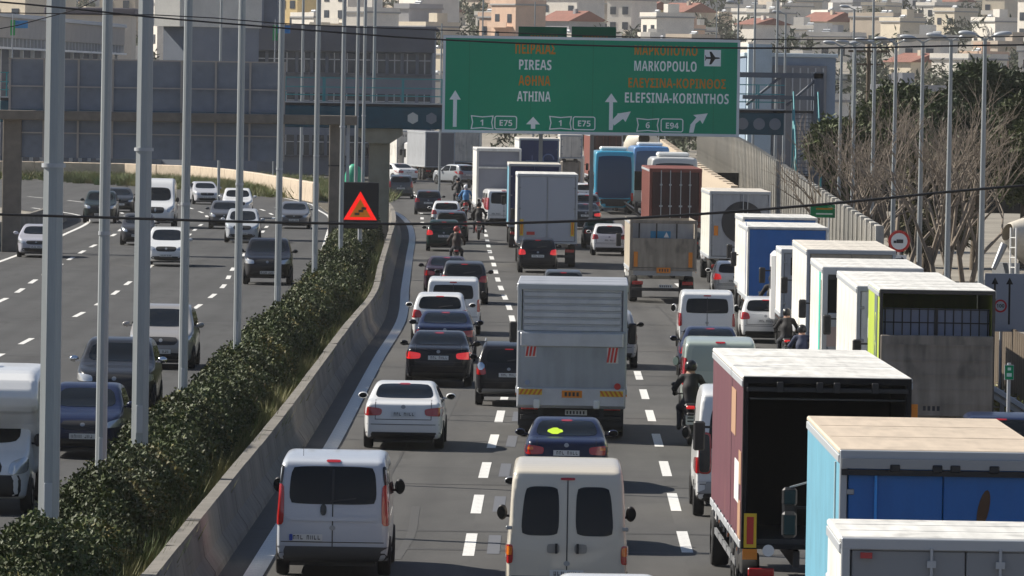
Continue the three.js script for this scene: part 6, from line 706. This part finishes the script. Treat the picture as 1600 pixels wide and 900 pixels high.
// ---------- buildings ----------
const wallM = (c, amp = 0.16) => mat(0xffffff, 0.9, 0, { map: mottled(c, amp, 128, 9, 6) }), roofRed = mat(0xffffff, 0.85, 0, { map: mottled([0.25, 0.105, 0.075], 0.25, 128, 5, 8) }), winDark = mat([0.035, 0.045, 0.06], 0.15), frameW = mat([0.5, 0.51, 0.52], 0.6), greyRoof = mat([0.3, 0.3, 0.3], 0.9);
{ // grey office block behind the footbridge
  const Z = 600, a = atZ(276, 60, Z), b = atZ(676, 60, Z), W = b.x - a.x, top = atZ(600, 45, Z).y, o = thing('office_building', 'long grey office building with ribbon windows behind the footbridge', 'building', [(a.x + b.x) / 2, 0, -Z]), wm = wallM([0.12, 0.128, 0.15]), wm2 = wallM([0.19, 0.215, 0.26]);
  mesh('wall', box(W, top - 0.02, 26, 0, top / 2, -13.4), wm2, o); mesh('fascia', box(W + 0.4, 2.0, 0.7, 0, top - 1.0, 0, 0.03), wm, o); mesh('roof_slab', box(W + 0.6, 0.25, 27, 0, top + 0.1, -13.2, 0.03), wm, o);
  for (const [y, h] of [[top - 2.95, 1.7], [top - 6.5, 1.9], [top - 10, 1.7]]) { const n = 17; for (let k = 0; k < n; k++) { const w = W / n, x = -W / 2 + w * (k + 0.5), q = mesh('window', box(w - 0.28, h, 0.08, x, y, -0.34), winDark, o); mesh('window_frame', [box(0.09, h, 0.12, x - (k % 2) * 0.2, y, -0.3), box(w - 0.3, 0.08, 0.12, x, y + h * 0.16, -0.3)], frameW, q); } mesh('sill_band', box(W, 0.18, 0.3, 0, y - h / 2 - 0.1, -0.25), wm, o); }
  const t0 = atZ(288, 10, Z + 10).x, t1 = atZ(422, 10, Z + 10).x, tw = thing('tower_block', 'plain dark grey block standing behind the office building', 'building', [(t0 + t1) / 2, 0, -Z - 28]); mesh('wall', box(t1 - t0, 24, 16, 0, 12, -8), wallM([0.19, 0.2, 0.225]), tw); mesh('pilaster', box((t1 - t0) * 0.12, 24, 0.5, (t1 - t0) * 0.28, 12, 0.2), wallM([0.25, 0.26, 0.29]), tw);
  const c0 = atZ(236, 20, Z - 20).x, c1 = atZ(290, 20, Z - 20).x, cb = thing('annex_building', 'cream blank-walled annex next to the dark grey block', 'building', [(c0 + c1) / 2, 0, -Z + 22], -0.7); const yb = atZ(260, 41, Z - 22).y; mesh('wall', box(c1 - c0, 12, 10, 0, yb + 6, -5), wallM([0.62, 0.6, 0.55]), cb); mesh('lower_wall', box(c1 - c0 - 0.4, yb, 9, 0, yb / 2, -5.4), wm2, cb);
  // long beige hall
  const A = new THREE.Vector2(-44, 560), B = new THREE.Vector2(-38.9, 700), HW = A.distanceTo(B), hb = thing('long_hall', 'long beige hall with a strip of small windows and white posts', 'building', [(A.x + B.x) / 2, 0, -(A.y + B.y) / 2], Math.atan2(B.y - A.y, B.x - A.x)), yt = 13, y1 = 11.2, y2 = 10.35, be = wallM([0.42, 0.38, 0.34]); const sg = -1, zf = (d) => -d;
  mesh('wall', box(HW, yt - y1, 14, 0, (yt + y1) / 2, -7.0, 0.04), be, hb); mesh('parapet', box(HW + 0.3, 0.35, 14.4, 0, yt + 0.1, -7, 0.04), frameW, hb); mesh('lower_wall', box(HW - 0.3, y2, 13, 0, y2 / 2, -7.8), wallM([0.13, 0.14, 0.16]), hb); mesh('window_recess', box(HW - 0.2, y1 - y2 - 0.02, 13, 0, (y1 + y2) / 2, -7.6), winDark, hb); mesh('sill_band', box(HW, 0.18, 0.5, 0, y2, 0), M.white, hb); const n = 46; for (let k = 0; k <= n; k++) mesh('window_mullion', box(0.35, y1 - y2, 0.3, -HW / 2 + HW * k / n, (y1 + y2) / 2, -0.2), frameW, hb); for (let k = 0; k < 16; k++) mesh('white_post', box(0.3, y2, 0.3, -HW / 2 + HW * (k + 0.5) / 16, y2 / 2, -0.4), M.white, hb);
  // sheds on the hall roof line
  const rb = thing('roof_shed', 'low dark roofed shed behind the beige hall', 'building', [atZ(140, 20, 745).x, 0, -745]), ry = atZ(140, 22, 745).y; mesh('wall', box(9, ry, 8, 0, ry / 2, -4), wallM([0.55, 0.5, 0.43]), rb); mesh('roof', box(9.6, 0.8, 8.6, 0, ry + 0.3, -4, 0.1), mat([0.1, 0.09, 0.11], 0.8), rb);
}
{ const Z = 620, a = atZ(1166, 90, Z), b = atZ(1306, 90, Z), W = b.x - a.x, o = thing('warehouse', 'pale blue metal warehouse beyond the portal frame', 'building', [(a.x + b.x) / 2, 0, -Z]); const top = atZ(1236, 88, Z).y; mesh('wall', box(W, top, 18, 0, top / 2, -9), wallM([0.2, 0.27, 0.36]), o); mesh('roof', box(W + 0.4, 0.35, 18.4, 0, top + 0.1, -9, 0.05), mat([0.5, 0.58, 0.62], 0.6), o); mesh('side_bay', box(W * 0.26, top + 1.0, 4, -W * 0.36, top / 2 + 0.5, 1.9), wallM([0.42, 0.52, 0.58]), o); mesh('grey_wall', box(W * 0.6, top - 0.8, 0.3, W * 0.1, top / 2 - 0.4, 0.2), wallM([0.2, 0.21, 0.23]), o); for (let k = 0; k < 7; k++) mesh('wall_rib', box(0.12, top - 1, 0.1, W * (-0.15 + k * 0.085), top / 2 - 0.5, 0.4), M.galv, o); }
// hillside houses
const wallTones = { white: [0.72, 0.675, 0.6], cream: [0.66, 0.58, 0.45], beige: [0.47, 0.4, 0.32], grey: [0.36, 0.36, 0.37], peach: [0.6, 0.42, 0.31], yellow: [0.66, 0.5, 0.24], brown: [0.3, 0.22, 0.17] }, toneMat = {}; for (const k in wallTones) toneMat[k] = wallM(wallTones[k]);
const winGeo = new Map(); const wbox = (w, h) => { const k = w + ',' + h; if (!winGeo.has(k)) winGeo.set(k, box(w, h, 0.12)); return winGeo.get(k); };
const heater = merge([box(1.5, 0.06, 1.0, 0, 0.6, 0).rotateX(0.7), cyl(0.25, 0.25, [-0.7, 1.0, -0.5], [0.7, 1.0, -0.5], 8)]);
function house(x, y, z, w, h, d, tone, roof, label, turn = 0, group = 'houses on the hazy hillside') {
  const o = thing(h > 9 ? 'apartment_building' : 'house', label, 'building', [x, y, -z], turn, group), m = toneMat[tone], base = 4; mesh('wall', box(w, h + base, d, 0, (h - base) / 2, 0), m, o);
  if (roof === 'red') { const r = Math.min(w, d) * 0.24, s = new THREE.Shape([[-d / 2 - 0.5, 0], [d / 2 + 0.5, 0], [0, r]].map(([a, b]) => new THREE.Vector2(a, b))), g = plain(new THREE.ExtrudeGeometry(s, { depth: w + 1, bevelEnabled: false })); g.rotateY(Math.PI / 2); g.translate(-w / 2 - 0.5, h + 0.01, 0); const q = mesh('roof', metric(g), roofRed, o); mesh('chimney', box(0.7, 1.5, 0.7, w * 0.25, h + r * 0.8, d * 0.12), m, q); }
  else { const q = mesh('roof', [box(w + 0.5, 0.3, d + 0.5, 0, h + 0.15, 0, 0.03)], greyRoof, o); mesh('parapet', [box(w + 0.5, 0.7, 0.2, 0, h + 0.65, d / 2 + 0.1), box(0.2, 0.7, d, w / 2 + 0.1, h + 0.65, 0), box(0.2, 0.7, d, -w / 2 - 0.1, h + 0.65, 0)], m, q); if (rnd() < 0.7) mesh('stair_head', box(w * 0.28, 2.3, d * 0.3, w * rr(-0.3, 0.3), h + 1.45, -d * 0.1), m, q); if (rnd() < 0.8) { const e = mesh('solar_heater', heater, M.galv, q); e.position.set(w * rr(-0.35, 0.35), h + 0.3, d * 0.2); } }
  const fl = Math.max(1, Math.floor(h / 3)), n = Math.max(2, Math.floor(w / 3)); for (let f = 0; f < fl; f++) { for (let k = 0; k < n; k++) { if (rnd() < 0.12 || z > 2050) continue; const q = mesh('window', wbox(1.3, 1.5), winDark, o); q.position.set(-w / 2 + w * (k + 0.5) / n, f * 3 + 1.7, d / 2 + 0.02); } if (fl > 1 && f > 0 && rnd() < 0.55) { const bw = w * rr(0.4, 0.9); mesh('balcony', [box(bw, 0.18, 1.4, 0, f * 3 + 0.2, d / 2 + 0.7), box(bw, 0.8, 0.1, 0, f * 3 + 0.7, d / 2 + 1.35)], rnd() < 0.5 ? m : toneMat.white, o); } }
  return o;
}
const toneName = (t) => ({ white: 'white', cream: 'cream', beige: 'beige', grey: 'grey', peach: 'peach orange', yellow: 'yellow', brown: 'brown' })[t];
// the ones that can be told apart
for (const [u0_, u1_, v0, v1, Z, tone, roof, label] of [[762, 812, -4, 22, 1650, 'peach', 'flat', 'peach orange block high over the big sign'], [770, 822, 28, 62, 1250, 'peach', 'flat', 'peach orange house just above the corner of the big sign'], [984, 1040, 4, 40, 1500, 'yellow', 'red', 'yellow house with red tile roof above the big sign'], [1036, 1108, 8, 50, 1560, 'beige', 'red', 'beige balcony house next to the yellow one'], [1172, 1216, 26, 70, 1350, 'white', 'red', 'white gabled house beside the tall lamp post'], [1224, 1272, -30, 60, 1750, 'white', 'flat', 'tall white block above the red roofs'], [1266, 1330, 22, 70, 1450, 'cream', 'red', 'cream house under wide red roofs'], [1342, 1432, 27, 75, 1400, 'beige', 'flat', 'wide sandy brown building above the lamp heads'], [1408, 1470, 82, 110, 1100, 'cream', 'red', 'low cream house with bright red roof behind the pines'], [1408, 1470, 12, 40, 2000, 'beige', 'flat', 'flat beige terrace far above the pines'], [1488, 1552, 12, 40, 2050, 'cream', 'flat', 'flat cream terrace next to the beige one'], [860, 930, 20, 50, 1300, 'grey', 'red', 'grey house with brown red roof over the small signs'], [455, 498, -20, 40, 1300, 'yellow', 'flat', 'yellow apartment block above the office roof'], [500, 560, -16, 30, 1350, 'cream', 'flat', 'cream apartment block above the office roof'], [560, 600, 20, 50, 1200, 'white', 'flat', 'small white house above the office roof'], [675, 712, 8, 30, 1600, 'cream', 'red', 'cream cottage with red roof on the slope'], [640, 668, 14, 44, 1250, 'grey', 'flat', 'narrow grey house on the slope'], [2, 90, -30, 20, 900, 'cream', 'flat', 'cream block behind the beige hall']]) {
  const a = atZ(u0_, v0, Z), b = atZ(u1_, v0, Z), gy = Math.max(terrain((a.x + b.x) / 2, Z + 5), 0), h = Math.max(3, a.y - gy - (roof === 'red' ? 1.5 : 0)); house((a.x + b.x) / 2, gy, Z + 5, b.x - a.x, h, 9, tone, roof, label, rr(-0.95, -0.6));
}
{ const tones = ['white', 'white', 'white', 'cream', 'cream', 'beige', 'grey', 'cream', 'white', 'white', 'white', 'white', 'cream', 'peach'], used = [];
  for (let row = 0; row < 24; row++) { const Z = 790 + row * 74; let x = -Z * 0.085 + rr(0, 8); while (x < Z * 0.085) { const w = rr(5, 10), tall = rnd() < 0.18 && row > 4, h = tall ? rr(9, 12.5) : rr(3.2, 6.8), tone = pick(tones), roof = !tall && rnd() < 0.22 ? 'red' : 'flat', z = Z + rr(-30, 30), fl = Math.max(1, Math.floor(h / 3)); if (rnd() < 0.62 && !(row < 2 && Math.abs(x + 8) < 30)) house(x + w / 2, terrain(x + w / 2, z), z, w, h, rr(6, 10), tone, roof, `${toneName(tone)} ${['', 'single storey', 'two storey', 'three storey', 'four storey', 'five storey'][fl]} building with ${roof === 'red' ? 'red tiled' : 'flat'} roof${w < 6.4 ? ', narrow fronted,' : w > 8.6 ? ', wide fronted,' : ''} on the hillside`, rr(-1.25, -0.45)); x += w + rr(2, 11); } }
  const list = []; for (let k = 0; k < 900; k++) { const z = rr(760, 2600), x = rr(-0.085, 0.085) * z, n = 7, y = terrain(x, z), s = rr(1.5, 3.4), g = rr(0.7, 1.3); for (let i = 0; i < n; i++) list.push([x + rr(-1, 1) * s * 0.9, y + s * rr(0.3, 1.6), -z + rr(-1, 1) * s, s * rr(0.9, 1.8), rgb(0.045 * g, 0.06 * g, 0.026 * g)]); }
  tag(scatter('hillside_trees', pineSpray, leafMat, list, scene), 'scattered small trees between the hillside houses', 'trees').userData.kind = 'stuff';
}
for (const [u, v, z, w] of [[690, 60, 470, 'thin lamp post above the sign corner'], [836, 20, 640, 'thin lamp post above the small green signs'], [1120, 20, 700, 'thin lamp post far beyond the big sign'], [755, 0, 640, 'thin lamp post over the peach house']]) { const p = atZ(u, v, z), o = thing('thin_pole', w, 'pole', [p.x, 0, -z]); mesh('shaft', cyl(0.1, 0.06, [0, 0, 0], [0, p.y + 1, 0], 6), mastMat, o); }
// flags on the hall
for (const [u, v, w, cs] of [[20, 40, 'blue and green flag on a thin staff before the beige hall', [[0.02, 0.4, 0.1], [0.05, 0.3, 0.6]]], [430, 48, 'faded blue and green flag before the office block', [[0.02, 0.3, 0.1], [0.03, 0.2, 0.5]]]]) { const Z = 500, p = atZ(u, v, Z), o = thing('flag', w, 'flag', [p.x, 0, -Z]); mesh('staff', cyl(0.06, 0.04, [0, 0, 0], [0, p.y + 0.8, 0], 6), M.galv, o); cs.forEach((c, i) => { const g = new THREE.PlaneGeometry(i ? 0.9 : 0.35, i ? 0.55 : 1.1, 8, 4), q = g.attributes.position; for (let k = 0; k < q.count; k++) q.setZ(k, Math.sin(q.getX(k) * 6) * 0.08); g.computeVertexNormals(); g.translate(i ? 0.62 : 0, p.y + (i ? 0.1 : -0.15), 0); mesh('cloth', plain(g), mat(c, 0.8, 0, { side: THREE.DoubleSide }), o); }); }
scene.traverse((o) => { if (o.isMesh) { o.castShadow = true; o.receiveShadow = true; } });
renderer.render(scene, camera);
